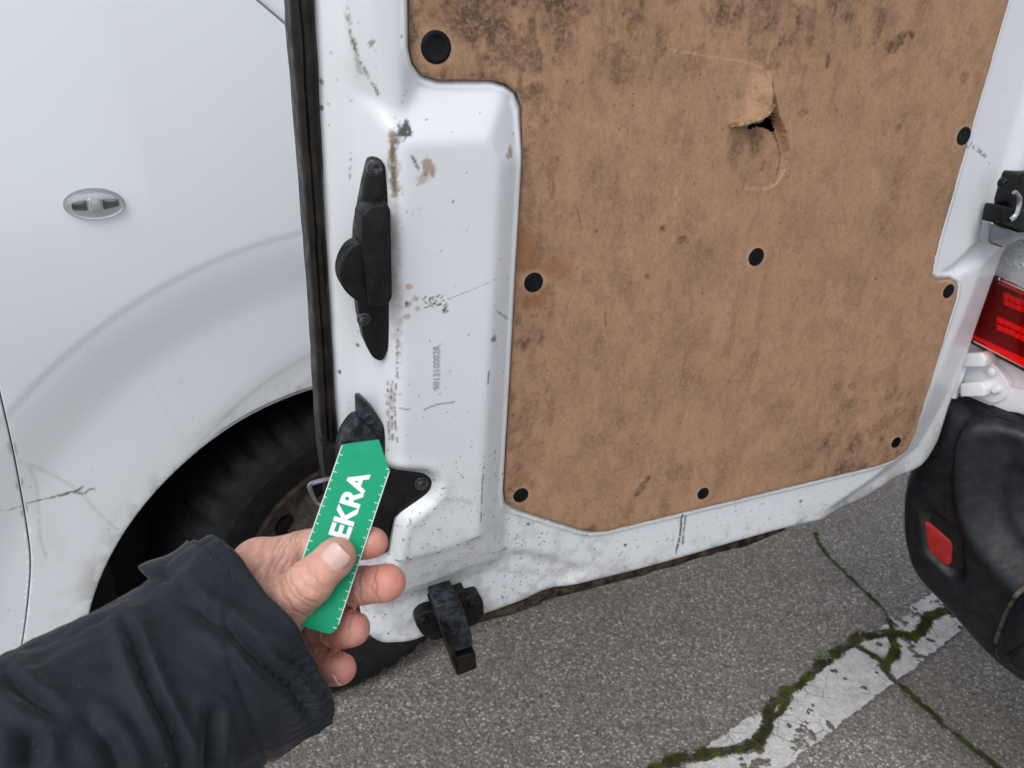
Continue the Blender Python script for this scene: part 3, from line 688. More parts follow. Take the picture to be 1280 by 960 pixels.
    o = f.mesh('trim_panel', PAN, BOARD, door, skirt=[(0, 0), (.0006, -.0008), (.0006, -.004), (-.001, -.0055)], keep=keep)
    # pale torn fibres standing along the slit
    mb = MB(); L = P([(912, 159), (922, 156), (932, 152), (941, 148), (948, 143), (954, 134), (958, 124), (960, 112)]); Q = catmull(L, 5); hq = f.sample(Q+np.array([-.001, .0015]))
    for i, p in enumerate(Q):
        t = i/len(Q); wd = .0012+.0034*math.sin(math.pi*min(1, t*1.25+.05))*(.5+vnoise(i*1.9, 2, 3)); 
        mb.add([(p[0]-.0022, p[1]+wd*.7, hq[i]+.0008), (p[0]+.0024, p[1]+wd*.6, hq[i]+.0010), (p[0]+.0018+random.uniform(-.001, .002), p[1]-wd*.7, hq[i]-.0035), (p[0]-.002, p[1]-wd*.5, hq[i]-.003), (p[0], p[1]+.0002, hq[i]+.0030*random.uniform(.6, 1.4))],
               [(0, 1, 4), (1, 2, 4), (2, 3, 4), (3, 0, 4)])
    mb.build('torn_edge', FIBRE, door, smooth=False)
    for px, py, r_c in CLIPS:
        c = at(px, py); z = float(f.sample(np.array([c]))[0])
        prof = [(r_c*1.32, z-.002), (r_c*1.30, z+.0002), (r_c*1.12, z+.0010), (r_c*1.03, z+.0012)]
        m = MB(); m.lathe([(r_c, z-.001), (r_c, z+.0003), (r_c*.95, z+.0008), (r_c*.7, z+.0010), (r_c*.66, z+.0007), (r_c*.35, z+.0008), (0.00001, z+.0008)], 28, c); k = m.build('trim_clip', CLIP, door)
build_panel()
def build_shade_sheet():
    MB().prism(DF.pts([(866, 66), (1032, 66), (1032, 274), (866, 284)], -.022), -.0270, -.0225, 0).build('tear_shade_sheet', Mat('shade_black', (.004, .0035, .003), 1., spec=0.).m, door, smooth=False)  # added black sheet standing in for the shade behind the tear
build_shade_sheet()
def door_part(name, px, z0, z1, m, bev=.0015, rd=.003, dome=0., mb=None, k=4, tr=None):
    zt = z1 if tr is None else tr; P = rounded(DF.pts(px, zt), rd, k) if rd else DF.pts(px, zt)
    b = mb or MB(); b.prism(P, z0, z1, bev, dome, 3)
    return b if mb is not None else b.build(name, m, door, sharp=50)
def door_bolt(px, py, z, r, m=SCREW, name='bolt'):
    c = DF.at(px, py, z+.004); mb = MB()
    mb.lathe([(r*1.25, z-.002), (r*1.25, z+.0008), (r*1.0, z+.0012), (r*.97, z+.0036), (r*.8, z+.0048), (r*.45, z+.0048), (r*.42, z+.0030), (0.00001, z+.0028)], 20, c)
    return mb.build(name, m, door, sharp=50)
def build_lock_gear():
    door_part('lock_cover', [(464, 199), (474, 197), (482, 206), (485, 240), (488, 300), (490, 400), (486, 438), (478, 453), (466, 448), (456, 427), (449, 395), (443, 335), (446, 285), (457, 228)], .004, .0215, BLACKP, .002, .004)
    b = MB(); b.prism(rounded(DF.pts([(452, 268), (462, 258), (483, 254), (489, 262), (491, 372), (486, 381), (462, 383), (457, 340), (452, 300)], .046), .003), .018, .046, .0025, 0, 3)
    b.prism(catmull(DF.pts([(474, 303), (452, 303), (438, 309), (428, 324), (424, 343), (429, 360), (441, 373), (456, 381), (474, 381)], .036), 5, True), .016, .036, .002, 0, 3)
    b.build('lock_housing', BLACKP, door, sharp=50)
    door_bolt(470, 211, .0215, .0052); door_bolt(456, 401, .0215, .0046)
    door_part('lock_bracket', [(447, 499), (453, 499), (468, 514), (480, 532), (485, 556), (486, 600), (440, 600), (446, 545), (448, 528)], .004, .0180, BRACKET, .0015, .003)
    b = MB(); b.prism(catmull(DF.pts([(450, 527), (436, 538), (427, 556), (424, 580), (428, 602), (470, 602), (478, 570), (470, 545)], .026), 5, True), .004, .026, .006, .001, 4)
    b.build('lock_body', BRACKET, door, sharp=60); door_bolt(462, 524, .0180, .0058, BRACKET)
    door_part('latch_plate', [(460, 585), (500, 589), (532, 594), (542, 601), (542, 611), (530, 622), (503, 640), (489, 652), (486, 692), (470, 694), (450, 694), (440, 640)], .005, .0200, BLACKP, .002, .005)
    door_bolt(528, 607, .0200, .0056)
    P = [np.array([*DF.at(a, b, z), z]) for a, b, z in [(424, 597, .006), (405, 600, .004), (389, 605, .004), (388, 611, .004), (395, 627, .004), (402, 630, .004), (409, 626, .006), (414, 615, .01)]]
    MB().tube(catmull(np.array(P), 5), .0024, 8).build('striker_loop', STEEL, door)
    MB().prism(rounded(DF.pts([(402, 560), (424, 560), (424, 650), (412, 650)], .002), .002), -.03, .002, .001).build('striker_housing', BLACKP, door)
build_lock_gear()
def build_stop():
    b = MB(); K = lambda px, z0, z1, bev=.0015, rd=.003: b.prism(rounded(DF.pts(px, z0+.55*(z1-z0)), rd, 4), z0, z1, bev, 0, 3)
    K([(519, 768), (528, 760), (545, 756), (562, 770), (552, 792), (541, 797), (526, 789), (518, 777)], -.006, .010, .002, .004)
    K([(574, 752), (580, 742), (597, 738), (602, 748), (603, 763), (594, 776), (576, 783)], -.006, .010, .002, .004)
    b.build('stop_bracket', BLACKP, door, sharp=50)
    b = MB(); K([(536, 748), (579, 733), (581, 746), (575, 751), (540, 763)], -.004, .010, .0012, .001)
    b.build('stop_cap', RUBBER, door, sharp=50)
    b = MB(); b.prism(rounded(DF.pts([(546, 758), (574, 750), (581, 764), (591, 798), (591, 808), (572, 815), (563, 812), (550, 784)], .034), .0018, 3), -.010, .034, .0018, 0, 2)
    b.build('stop_block', BRACKET, door, sharp=60)
    b = MB(); K([(563, 814), (590, 806), (592, 826), (567, 836)], .006, .034, .002, .002); K([(545, 768), (556, 772), (566, 818), (560, 816)], -.006, .046, .002, .001)
    b.build('stop_foot', RUBBER, door, sharp=50)
    door_bolt(530, 777, .010, .0042, BLACKP); door_bolt(591, 757, .010, .0042, BLACKP)
build_stop()
def build_check_strap():
    door_part('check_strap', [(1256, 213), (1300, 211), (1305, 292), (1262, 292), (1244, 252), (1248, 238)], .002, .022, BLACKP, .002, .004, tr=.004)
    b = MB(); b.prism(rounded(DF.pts([(1235, 254), (1257, 256), (1272, 268), (1300, 270), (1300, 285), (1262, 285), (1231, 276)], .010), .003), .006, .032, .003, 0, 3); b.build('strap_lug', BLACKP, door, sharp=50)
    b = MB(); b.prism(rounded(DF.pts([(1230, 275), (1262, 286), (1300, 284), (1290, 293), (1268, 296), (1243, 307), (1226, 301)], .014), .003), .012, .026, .003, 0, 3); b.build('strap_guide', STEEL, door, sharp=50)
    P = [np.array([*DF.at(a, x_, z), z]) for a, x_, z in [(1268, 240, .030), (1274, 250, .032), (1270, 268, .034), (1262, 275, .033)]]
    MB().tube(catmull(np.array(P), 4), .003, 8).build('strap_spring', STEEL, door); door_bolt(1257, 229, .022, .0045, BLACKP)
build_check_strap()
# ------------------------------------------------------------------ lettering
def text_mesh(name, body, size, m, parent, mat4, off=0., ext=.0002, spacing=1., align='LEFT'):
    c = bpy.data.curves.new(name, 'FONT'); c.body = body; c.size = size; c.offset = off; c.extrude = ext; c.space_character = spacing; c.align_x = align; c.resolution_u = 4
    t = bpy.data.objects.new('tmp', c); COL.objects.link(t); bpy.context.view_layer.update()
    me = bpy.data.meshes.new_from_object(t.evaluated_get(bpy.context.evaluated_depsgraph_get())); bpy.data.objects.remove(t); bpy.data.curves.remove(c)
    me.name = name; me.materials.clear(); me.materials.append(m); o = link(bpy.data.objects.new(name, me), parent); o.matrix_local = mat4; return o
def build_number():
    a, b = DF.at(548.5, 486, BOX), DF.at(548.5, 430, BOX)
    z = BOX+.0012
    text_mesh('part_number', '901210002R', .0085, PRINT, door, Matrix.Translation((a[0], a[1], z)) @ Matrix.Rotation(math.pi/2, 4, 'Z'), 0, .0003, 1.0)
build_number()

# ================================================================== THE OPEN VAN: rear corner, lamp, hinge, bumper
RAZ = TH-math.pi/2                               # along the rear face, towards the middle of the van
h_ = DF.at(1250, 350); HP = DF.o+DF.x*h_[0]
u_ = np.array([math.cos(TH), math.sin(TH), 0])
RF = Frame((HP[0]+u_[0]*.06, HP[1]+u_[1]*.06, 0), RAZ)
def rear(name, m, parent=None):
    o = empty(name) if m is None else m
    return o
def rear_part(name, px, z0, z1, m, parent, bev=.002, rd=.003, dome=0.):
    return MB().prism(rounded(RF.pts(px, z1), rd, 4), z0, z1, bev, dome, 3).build(name, m, parent, sharp=50)
def build_rear():
    paint = Mat('body_paint', (.74, .75, .77), .3, Coat_Weight=.3).m
    b = MB(); x0 = RF.at(1215, 400, 0)[0]-.02
    yb = RF.at(1200, 506, 0)[1]
    b.box((x0, yb, -.9), (x0+.05, 1.80, -.004)); b.box((x0+.05, yb, -.06), (x0+.17, 1.80, -.006)); b.box((x0+.02, .40, -.9), (x0+.05, yb-.001, -.12))   # side and corner pillar
    b.box((x0+1.35, .45, -.9), (x0+1.52, 1.80, -.004)); b.box((x0, 1.80, -.9), (x0+1.52, 1.86, -.002)); b.box((x0+.05, .52, -.9), (x0+1.35, .56, -.008)); b.box((x0+.05, .5, -.93), (x0+1.35, 1.8, -.9))
    body = b.build('body', paint, van, sharp=40); body.matrix_world = RF.mat()
    # lamp
    L = MB().prism(rounded(RF.pts([(1206, 424), (1285, 466), (1330, 480), (1345, 200), (1264, 190), (1242, 330)], .0), .006), -.006, .004, .001).build('tail_lamp', Mat('lamp_housing', (.02, .018, .018), .4).m, van)
    L.matrix_world = RF.mat()
    def red(px, z0, z1, m, nm, bev=.004):
        return MB().prism(rounded(RF.pts(px, z1), .003, 4), z0, z1, bev, 0, 3).build(nm, m, L, sharp=50)
    red([(1204, 420), (1284, 463), (1330, 478), (1334, 390), (1236, 344), (1220, 380)], .016, .030, REDL, 'red_lens')
    red([(1235, 340), (1334, 386), (1342, 206), (1262, 196), (1244, 300)], .016, .030, CLEAR, 'clear_lens')
    MB().prism(RF.pts([(1204, 420), (1284, 463), (1330, 478), (1334, 390), (1236, 344), (1220, 380)], .008), .004, .0065, 0).build('lamp_back', Mat('lamp_cavity', (.16, .15, .15), .35, .4).m, L)
    f = MB()
    for (cx, cy) in [(1254+i*7.5, 366+i*3+j*8.2) for j in range(2) for i in range(9)]+[(1246+i*7.5, 396+i*3.4+j*9) for j in range(2) for i in range(10)]:
        f.prism(RF.pts([(cx, cy), (cx, cy+7), (cx+7.3, cy+9.9), (cx+7.3, cy+2.9)], .012), .0065, .0125-.002*random.random(), .0022)
    f.build('lamp_facets', REDF, L, smooth=False)
    f = MB(); f.prism(RF.pts([(1217, 419), (1217, 428), (1284, 462), (1330, 477), (1330, 464), (1284, 450)], .012), .0065, .0135, .002); f.build('lamp_light_pipe', Mat('light_pipe', (.92, .9, .88), .3).m, L)
    f = MB()
    for j in range(9):
        for i in range(7):
            cx, cy = 1258+i*10, 214+j*14+i*3
            c = RF.at(cx, cy, .01); f.lathe([(.0052, .006), (.0046, .0105), (.003, .008), (.00001, .006)], 4, c)
    f.prism(RF.pts([(1235, 340), (1334, 386), (1342, 206), (1262, 196), (1244, 300)], .006), .0042, .0066, 0); f.build('lamp_reflector', CHROME, L, smooth=False)
    for py, dz in ((347, 0), (352, -.001)): red([(1247, py), (1335, py+38), (1335, py+41), (1247, py+3)], .02, .032+dz, CLEAR, 'lens_rib', .001)
    # hinge
    H = MB().prism(rounded(RF.pts([(1206, 450), (1233, 446), (1250, 462), (1262, 478), (1260, 496), (1244, 505), (1218, 496), (1205, 490)], .006), .006), -.004, .008, .0015, 0, 3).build('hinge', paint, van, sharp=50); H.matrix_world = RF.mat()
    for px, py, s_ in ((1239, 465, 1), (1244, 487, .92), (1226, 491, .85)):
        c = RF.at(px, py, .014); r = .0062*s_
        MB().lathe([(r*1.3, .006), (r*1.3, .0092), (r, .0096), (r*.98, .0145), (r*.75, .016), (.00001, .0163)], 16, c).build('hinge_bolt', paint, H, sharp=45)
    b = MB()
    for y0, y1 in ((443, 459), (480, 496)): b.prism(rounded(RF.pts([(1200, y0), (1226, y0-2), (1232, y0+6), (1230, y1), (1200, y1)], .03), .003), -.002, .030, .002, 0, 3)
    b.build('hinge_knuckle', paint, H, sharp=50)
    b = MB(); c = RF.at(1208, 452, .02); d = RF.at(1210, 500, .02); b.tube([(c[0]-.004, d[1]-.004, .020), (c[0]-.004, c[1]+.006, .020)], .006, 14); b.build('hinge_pin', paint, H)
    lip = MB().prism(rounded(RF.pts([(1190, 470), (1340, 500), (1340, 528), (1262, 515), (1190, 512)], .004), .004), -.02, .003, .002).build('rear_sill', paint, van); lip.matrix_world = RF.mat()
build_rear()
def build_bumper():
    D = .05; at = lambda a, b: RF.at(a, b, D)
    L = [RF.at(*q, .012) for q in [(1190, 492), (1160, 545), (1136, 600), (1132, 650), (1138, 690), (1152, 720), (1185, 756), (1215, 790), (1250, 826), (1300, 862)]]
    P = catmull(np.array(L), 5); R = P[-1]; Tp = P[0]
    out = np.vstack([P, [(R[0]+.15, R[1]-.01), (1.5, R[1]-.01), (1.5, Tp[1]+.0), (Tp[0]+.12, Tp[1]-.005)]])
    r = .003; f = Field(np.arange(out[:, 0].min()-.01, .55, r), np.arange(out[:, 1].min()-.01, out[:, 1].max()+.01, r)); X, Y = f.X, f.Y
    out2 = out.copy(); out2[:, 0] = np.minimum(out2[:, 0], .545)
    s, _, _ = poly_near(X, Y, out2); f.H = D-.030*np.exp(s/.009)-.010*np.exp(s/.05)
    arc = catmull(np.array([at(*q) for q in [(1225, 512), (1202, 540), (1194, 585), (1196, 630), (1208, 668), (1228, 700), (1252, 728), (1300, 760), (1400, 790), (1400, 512)]]), 6)
    sa, _, _ = poly_near(X, Y, arc); f.H += .016*sstep(.003, -.004, sa)-.030*sstep(-.008, -.060, sa)
    pod = np.array([at(*q) for q in [(1150, 640), (1160, 637), (1200, 668), (1204, 722), (1190, 724), (1158, 694)]]); sp, _, _ = poly_near(X, Y, rounded(pod, .008)); f.H -= .010*sstep(.004, -.003, sp)
    inn = catmull(np.array([at(*q) for q in [(1262, 590), (1256, 625), (1262, 655), (1282, 680), (1360, 700), (1360, 570)]]), 6); si, _, _ = poly_near(X, Y, inn); f.H -= .02*sstep(.004, -.03, si)
    f.H = blur(f.H, .9); f.H += .0008*(fbm(X, Y, 60, 3, 3)-.5)
    o = f.mesh('bumper', out2, BUMPER, van, skirt=[(0, 0), (.004, -.01), (.005, -.04), (.0, -.12)]); o.matrix_world = RF.mat()
    z = float(f.sample(np.array([at(1176, 682)]))[0])
    q = RF.pts([(1151, 653), (1157, 651), (1187, 676), (1190, 683), (1188, 705), (1183, 708), (1156, 685), (1151, 675)], z+.003)
    MB().prism(rounded(q, .004, 4), z-.006, z+.003, .002, 0, 3).build('reflector', REFL, o, sharp=50)
    mb = MB(); A = [np.array([*RF.at(a, b, .075), .0]) for a, b in [(1305, 715), (1285, 730), (1265, 748), (1250, 768), (1240, 790), (1232, 812)]]
    A = catmull(np.array(A), 6); A[:, 2] = f.sample(A[:, :2])+.001
    mb.tube(A, .0035, 8).build('dirt_seam', Mat('dried_mud', (.13, .10, .075), .9).worn((.05, .045, .04), (.22, .165, .115), 80, 400, .6), o)
    q = RF.pts([(1240, 800), (1252, 765), (1280, 736), (1330, 715), (1400, 730), (1400, 870), (1290, 862), (1240, 835), (1232, 818)], .085)
    MB().prism(rounded(q, .02, 6), -.10, .085, .028, 0, 6).build('towing_cover', BUMPER, o, sharp=70)
build_bumper()

# ================================================================== THE CAR PARKED NEXT TO IT
g0 = ground_pt(410, 880); mN = np.array([-math.sin(TH), math.cos(TH), 0])
NF = Frame(tuple((g0-mN*.04)[:2])+(0,), TH)
car = empty('parked_car', (0, 0, 0)); tag(car, 'white parked car beside the van showing its front wing, side repeater and dirty front wheel', 'car')
WC = np.array([.047, .252]); WR = .4125
def wing_height(X, Y):
    dx, dy = X-WC[0], Y-WC[1]; r = np.hypot(dx, dy); th = np.degrees(np.arctan2(np.abs(dx), dy))
    r2 = .655-.0006*th; H = -.33*np.clip(Y-.78, 0, 1)**2-.05*np.clip(.5-Y, 0, 1)**2
    rec = sstep(.003, -.010, r-r2)*.0015+sstep(.0, -.10, r-r2)*.0100; fade = sstep(115, 70, th); H = H-rec*fade
    H = H+.006*sstep(-.07, -.22, r-r2)*fade
    r1 = .480-.0019*th; H = H-.0007*sstep(.002, -.006, r-r1)*sstep(45, 20, th)-.0035*sstep(.020, -.030, r-r1)*sstep(45, 20, th)
    H = H-.0015*np.exp(-np.clip(r-WR, 0, 1)/.003)
    return H
GAP = catmull(NF.pts([(-110, -90), (-95, 60), (-70, 190), (-42, 310), (-18, 400), (0, 480), (20, 570), (36, 660), (41, 705), (39, 745), (33, 795), (24, 850)]), 5)
def build_car():
    at = NF.at; bon = NF.pts([(335, 0), (367, 29)]); sl_ = (bon[1]-bon[0])/np.linalg.norm(bon[1]-bon[0])
    # front wing
    a0 = math.atan2(GAP[-1, 1]-WC[1], GAP[-1, 0]-WC[0]); angs = np.linspace(math.pi-.0, .12, 60)
    arch = np.c_[WC[0]+WR*np.cos(angs), WC[1]+WR*np.sin(angs)]
    bl = [bon[0]-sl_*.28, bon[0], bon[1], bon[1]+sl_*.25]
    out = np.vstack([GAP[GAP[:, 1] > .26], [(GAP[-1, 0]+.012, .262)], arch, [(.62, .30), (.66, .75), (.62, .86), (.45, .965), (bon[1]+sl_*.12)], [bon[1], bon[0], bon[0]-sl_*.36]])
    r = .0022; gx = GAP[:, 0].min()-.02
    xs = np.r_[np.arange(gx, .16, r), np.arange(.165, .68, .006)]; f = Field(xs, np.arange(.24, out[:, 1].max()+.01, r)); f.H = wing_height(f.X, f.Y)
    f.H -= .6*np.clip(f.X-.3, 0, 1)**2
    P = lambda L: NF.pts(L)
    f.stroke(P([(0, 643), (30, 636), (65, 626), (95, 618)]), .0011, .75, 1, .3, 200); f.stroke(P([(65, 627), (98, 617), (103, 613)]), .0022, .9, 1, .35, 300)
    f.stroke(P([(95, 620), (106, 621), (112, 616), (120, 615)]), .0016, .9, 1, .25, 300); f.stroke(P([(25, 580), (60, 595), (95, 615), (130, 650), (148, 665)]), .0022, .22, 1, .3, 120)
    f.stroke(P([(38, 590), (48, 620), (50, 670), (58, 700)]), .0026, .2, 1, .35, 120); f.stroke(P([(190, 480), (240, 555), (300, 510)]), .001, .10, 1, .3)
    s, _, _ = poly_near(f.X, f.Y, arch[::-1]); rr = np.hypot(f.X-WC[0], f.Y-WC[1])-WR
    f.C[..., 0] = sstep(.035, .0, rr)*sstep(.40, .72, fbm(f.X, f.Y, 60, 5, 61))*.55+sstep(.62, .40, f.Y)*sstep(.42, .75, fbm(f.X, f.Y, 30, 5, 62))*.30
    f.specks(60, gx, .16, .35, .75, .0005, .0018, .5, 1)
    o = f.mesh('front_wing', out, CARPAINT, car, skirt=[(0, 0), (.0012, -.001), (.0015, -.004), (-.002, -.012), (-.004, -.03)]); o.matrix_world = NF.mat()
    # front door beyond the shut line
    G = GAP.copy(); G[:, 0] -= .0042; out = np.vstack([G[::-1], [(gx-.9, .27), (gx-.9, 1.02), (G[0, 0]-.06, 1.10)]])
    out = np.vstack([G, [(gx-.9, G[-1, 1]), (gx-.9, G[0, 1]), (G[0, 0]-.02, G[0, 1]+.02)]])
    f = Field(np.r_[np.arange(gx-.9, gx-.12, .02), np.arange(gx-.12, GAP[:, 0].max()+.01, .0024)], np.arange(.24, GAP[:, 1].max()+.03, .0024)); f.res = .0024; f.H = wing_height(f.X, f.Y)
    f.stroke(P([(-40, 652), (0, 643), (36, 637)]), .0011, .6, 1, .35, 200); f.specks(24, gx-.1, gx+.03, .35, .7, .0006, .0016, .6, 1)
    d = f.mesh('front_door', out, CARPAINT, car, skirt=[(0, 0), (.0012, -.001), (.0015, -.004), (0, -.014), (-.002, -.03)]); d.matrix_world = NF.mat()
    # bonnet beyond its shut line, body shell, glass
    q = np.array([bon[0]-sl_*.20, bon[0], bon[1], bon[1]+sl_*.12, bon[1]+sl_*.3, [.60, .87], [.60, .88]]); V = []; F = []
    n_ = np.array([-sl_[1], sl_[0]]); n_ = n_ if n_[1] > 0 else -n_
    for i, t in enumerate(np.linspace(-.36, .42, 30)):
        p = bon[0]+sl_*t+n_*.0048; zb = float(wing_height(np.array([p[0]]), np.array([p[1]]))[0])-.001
        for j, (dy, dz) in enumerate([(-.0, -.012), (0, -.003), (.002, -.0008), (.03, -.018), (.055, -.06), (.075, -.14), (.09, -.5), (.09, -1.4)]): V.append((p[0], p[1]+dy, zb+dz))
    for i in range(29):
        for j in range(7): F.append([i*8+j, (i+1)*8+j, (i+1)*8+j+1, i*8+j+1])
    b = mesh_np('bonnet', np.array(V), F, CARPAINT, car, True, {'wear_tone': np.zeros((len(V), 3))}); b.matrix_world = NF.mat()
    s = MB(); s.box((gx-.9, .20, -1.5), (-.30, .98, -.14)); s.box((-.30, .56, -1.5), (.60, .80, -.19)); s.box((-.30, .22, -1.5), (.60, .56, -.55)); s.build('shell', DARK, car, smooth=False).matrix_world = NF.mat()
    c = MB(); c.prism(rounded([(gx-.9, 1.19), (gx-.9, 1.6), (-.66, 1.6), (-.40, 1.24), (-.42, 1.19)], .02), -.10, -.06, .004); c.build('side_window', GLASS, car).matrix_world = NF.mat()
    # arch liner
    V = []; F = []; a_ = np.linspace(math.pi+.6, -.05, 60); zs = [-.008, -.03, -.10, -.2, -.34]; k = len(zs)
    for t in a_:
        for z in zs: V.append((WC[0]+(WR+.004)*math.cos(t), WC[1]+(WR+.004)*math.sin(t), z))
    for i in range(len(a_)-1):
        for j in range(k-1): F.append([i*k+j, (i+1)*k+j, (i+1)*k+j+1, i*k+j+1])
    n0 = len(V); 
    for t in a_: V.append((WC[0]+(WR+.004)*math.cos(t), WC[1]+(WR+.004)*math.sin(t), -.34))
    V.append((WC[0], WC[1], -.34)); F += [[n0+i, n0+i+1, len(V)-1] for i in range(len(a_)-1)]
    MB().add(V, F).build('arch_liner', DARK, car, smooth=True).matrix_world = NF.mat()
    # front bumper end (behind the van door)
    m = MB(); m.prism(rounded([(.455, .20), (.66, .22), (.74, .40), (.72, .60), (.64, .74), (.455, .30)], .03, 6), -1.4, -.03, .03, 0, 4); m.build('front_bumper', BUMPER, car).matrix_world = NF.mat()
    # repeater lamp
    cc = (at(80, 257)+at(157, 257))/2; zc = float(wing_height(np.array([cc[0]]), np.array([cc[1]]))[0])
    rp = MB().prism(oval(cc, .0325, .0185, 40, -.03), zc-.002, zc+.0025, .001).build('side_repeater', Mat('repeater_seat', (.28, .29, .31), .35).m, car); rp.matrix_world = NF.mat()
    P_ = oval(cc, .0300, .0160, 40, -.03); m = MB(); m.prism(P_, zc+.0015, zc+.0036, .001); m.build('lamp_reflector', CHROME, rp)
    c2 = cc+np.array([-.001, 0]); m = MB(); m.prism(rounded([c2+(-.006, -.0078), c2+(.0075, -.0078), c2+(.0075, .0078), c2+(-.006, .0078)], .003, 5), zc+.003, zc+.0080, .002, .0008, 3); m.build('bulb_cap', Mat('bulb_cap', (.72, .74, .77), .25, .3).m, rp)
    m = MB(); m.prism(rounded([cc+(-.024, -.005), cc+(-.008, -.0062), cc+(-.008, .0062), cc+(-.024, .004)], .002), zc+.003, zc+.0045, .0008); m.prism(rounded([cc+(.008, -.0062), cc+(.026, -.003), cc+(.026, .005), cc+(.008, .0062)], .002), zc+.003, zc+.0045, .0008)
    m.build('lamp_bowl', Mat('lamp_bowl', (.25, .26, .28), .2, .8).m, rp)
    m = MB(); m.prism(oval(cc, .0312, .0172, 40, -.03), zc+.0050, zc+.0090, .0038, .0012, 5); m.build('clear_lens', CLEAR, rp)
build_car()
def build_wheel():
    W = empty('wheel'); W.parent = car; F2 = Frame(NF.o+NF.x*.075+NF.z*(-.060), TH+math.radians(3)); c = (0, .306)
    prof = [(.198, -.01), (.203, .010), (.216, .019), (.240, .028), (.258, .030), (.260, .0285), (.276, .026), (.292, .016), (.300, .004), (.306, -.010), (.309, -.03), (.310, -.10), (.309, -.16), (.296, -.185), (.25, -.2), (.18, -.19)]
    def mod(i, k, r):
        if 7 <= i <= 10: return r-(.009 if k % 4 == 0 else 0)
        if i == 11: return r
        if i in (5, 6): return r-(.004 if k % 4 == 0 else 0)
        return r
    t = MB().lathe(prof, 176, c, mod).build('tyre', TYRE, W, sharp=35); t.matrix_world = F2.mat()
    rim = MB().lathe([(.207, .004), (.203, .012), (.196, .013), (.191, .004), (.184, -.02), (.165, -.035), (.135, -.030), (.11, -.012), (.07, -.004), (.045, -.006), (.0001, -.004)], 64, c).build('rim', RUST, W, sharp=50); rim.matrix_world = F2.mat()
    for k in range(10):
        a = 2*math.pi*k/10; p = (c[0]+.138*math.cos(a), c[1]+.138*math.sin(a)); MB().prism(oval(p, .020, .013, 16, a+math.pi/2), -.034, -.0255, .001).build('rim_slot', DARK, rim)
    for k in range(5):
        a = 2*math.pi*k/5; p = (c[0]+.055*math.cos(a), c[1]+.055*math.sin(a)); MB().lathe([(.010, -.008), (.010, .012), (.007, .016), (.0001, .016)], 6, p).build('wheel_nut', RUST, rim, sharp=30)
build_wheel()

# ================================================================== THE PERSON'S HAND AND SLEEVE
def C3(px, py, z): return np.array([(px-640)/FPX*z, (py-480)/FPX*z, z])          # camera-side metres: right, down, away
def to_world(P): P = np.asarray(P, float); return EYE+P[..., 0:1]*RT-P[..., 1:2]*UP+P[..., 2:3]*FWD
person = empty('person', tuple(to_world(C3(300, 810, .43)))); tag(person, 'person in a dark navy jacket reaching out a left hand that grips the green card', 'person')
bpy.context.view_layer.update()
def fit(o):                                                                          # meshes are made in world metres
    o.matrix_parent_inverse = person.matrix_world.inverted(); return o
HAND = dict(
    index=[(322, 705, .436, 13.0), (382, 687, .434, 10.8), (432, 681, .426, 9.2), (467, 678, .420, 8.0)],
    middle=[(334, 745, .446, 13.5), (402, 737, .440, 10.8), (450, 732, .428, 10.4), (485, 728, .420, 9.7)],
    ring=[(345, 782, .449, 12.5), (392, 784, .441, 10.4), (424, 786, .430, 9.9), (441, 785, .422, 9.4)],
    little=[(352, 815, .449, 11.5), (392, 826, .441, 9.3), (415, 834, .432, 8.9), (426, 836, .426, 8.4)],
    thumb=[(305, 800, .425, 18), (350, 762, .408, 15.0), (386, 729, .3985, 11.6), (419, 697, .3975, 9.8)])
def surface_nets(D, o, h):
    s = D < 0; nx, ny, nz = D.shape; c = np.zeros((nx-1, ny-1, nz-1), np.uint8); cor = [(i, j, k) for i in (0, 1) for j in (0, 1) for k in (0, 1)]
    g = lambda A, q: A[q[0]:nx-1+q[0], q[1]:ny-1+q[1], q[2]:nz-1+q[2]]
    for q in cor: c += g(s, q)
    act = (c > 0) & (c < 8); I = np.argwhere(act); num = np.zeros((len(I), 3)); cnt = np.zeros(len(I))
    for a in cor:
        for ax in range(3):
            if a[ax]: continue
            b = list(a); b[ax] = 1; da = D[tuple((I+a).T)]; db = D[tuple((I+b).T)]; m = (da < 0) != (db < 0)
            t = np.where(m, da/np.where(m, da-db, 1), 0); p = np.array(a, float)+np.zeros((len(I), 3)); p[:, ax] += t
            num[m] += p[m]; cnt[m] += 1
    V = o+(I+num/cnt[:, None])*h; idx = -np.ones(act.shape, int); idx[act] = np.arange(len(I)); F = []
    for ax in range(3):
        b, d = [(1, 2), (2, 0), (0, 1)][ax]; lo = [slice(None)]*3; hi = [slice(None)]*3; lo[ax] = slice(0, -1); hi[ax] = slice(1, None)
        ed = s[tuple(lo)] != s[tuple(hi)]; E_ = np.argwhere(ed); E_ = E_[(E_[:, b] > 0) & (E_[:, d] > 0)]
        E_ = E_[(E_[:, b] < act.shape[b]) & (E_[:, d] < act.shape[d]) & (E_[:, ax] < act.shape[ax])]
        q = []
        for ob, od in ((1, 1), (0, 1), (0, 0), (1, 0)):
            t = E_.copy(); t[:, b] -= ob; t[:, d] -= od; q.append(idx[tuple(t.T)])
        q = np.stack(q, 1); fl = s[tuple(E_.T)]; q[~fl] = q[~fl][:, ::-1]; F.append(q)
    F = np.vstack(F); return V, F[(F >= 0).all(1)]
def smin(a, b, k): h = np.clip(.5+.5*(b-a)/k, 0, 1); return b*(1-h)+a*h-k*h*(1-h)
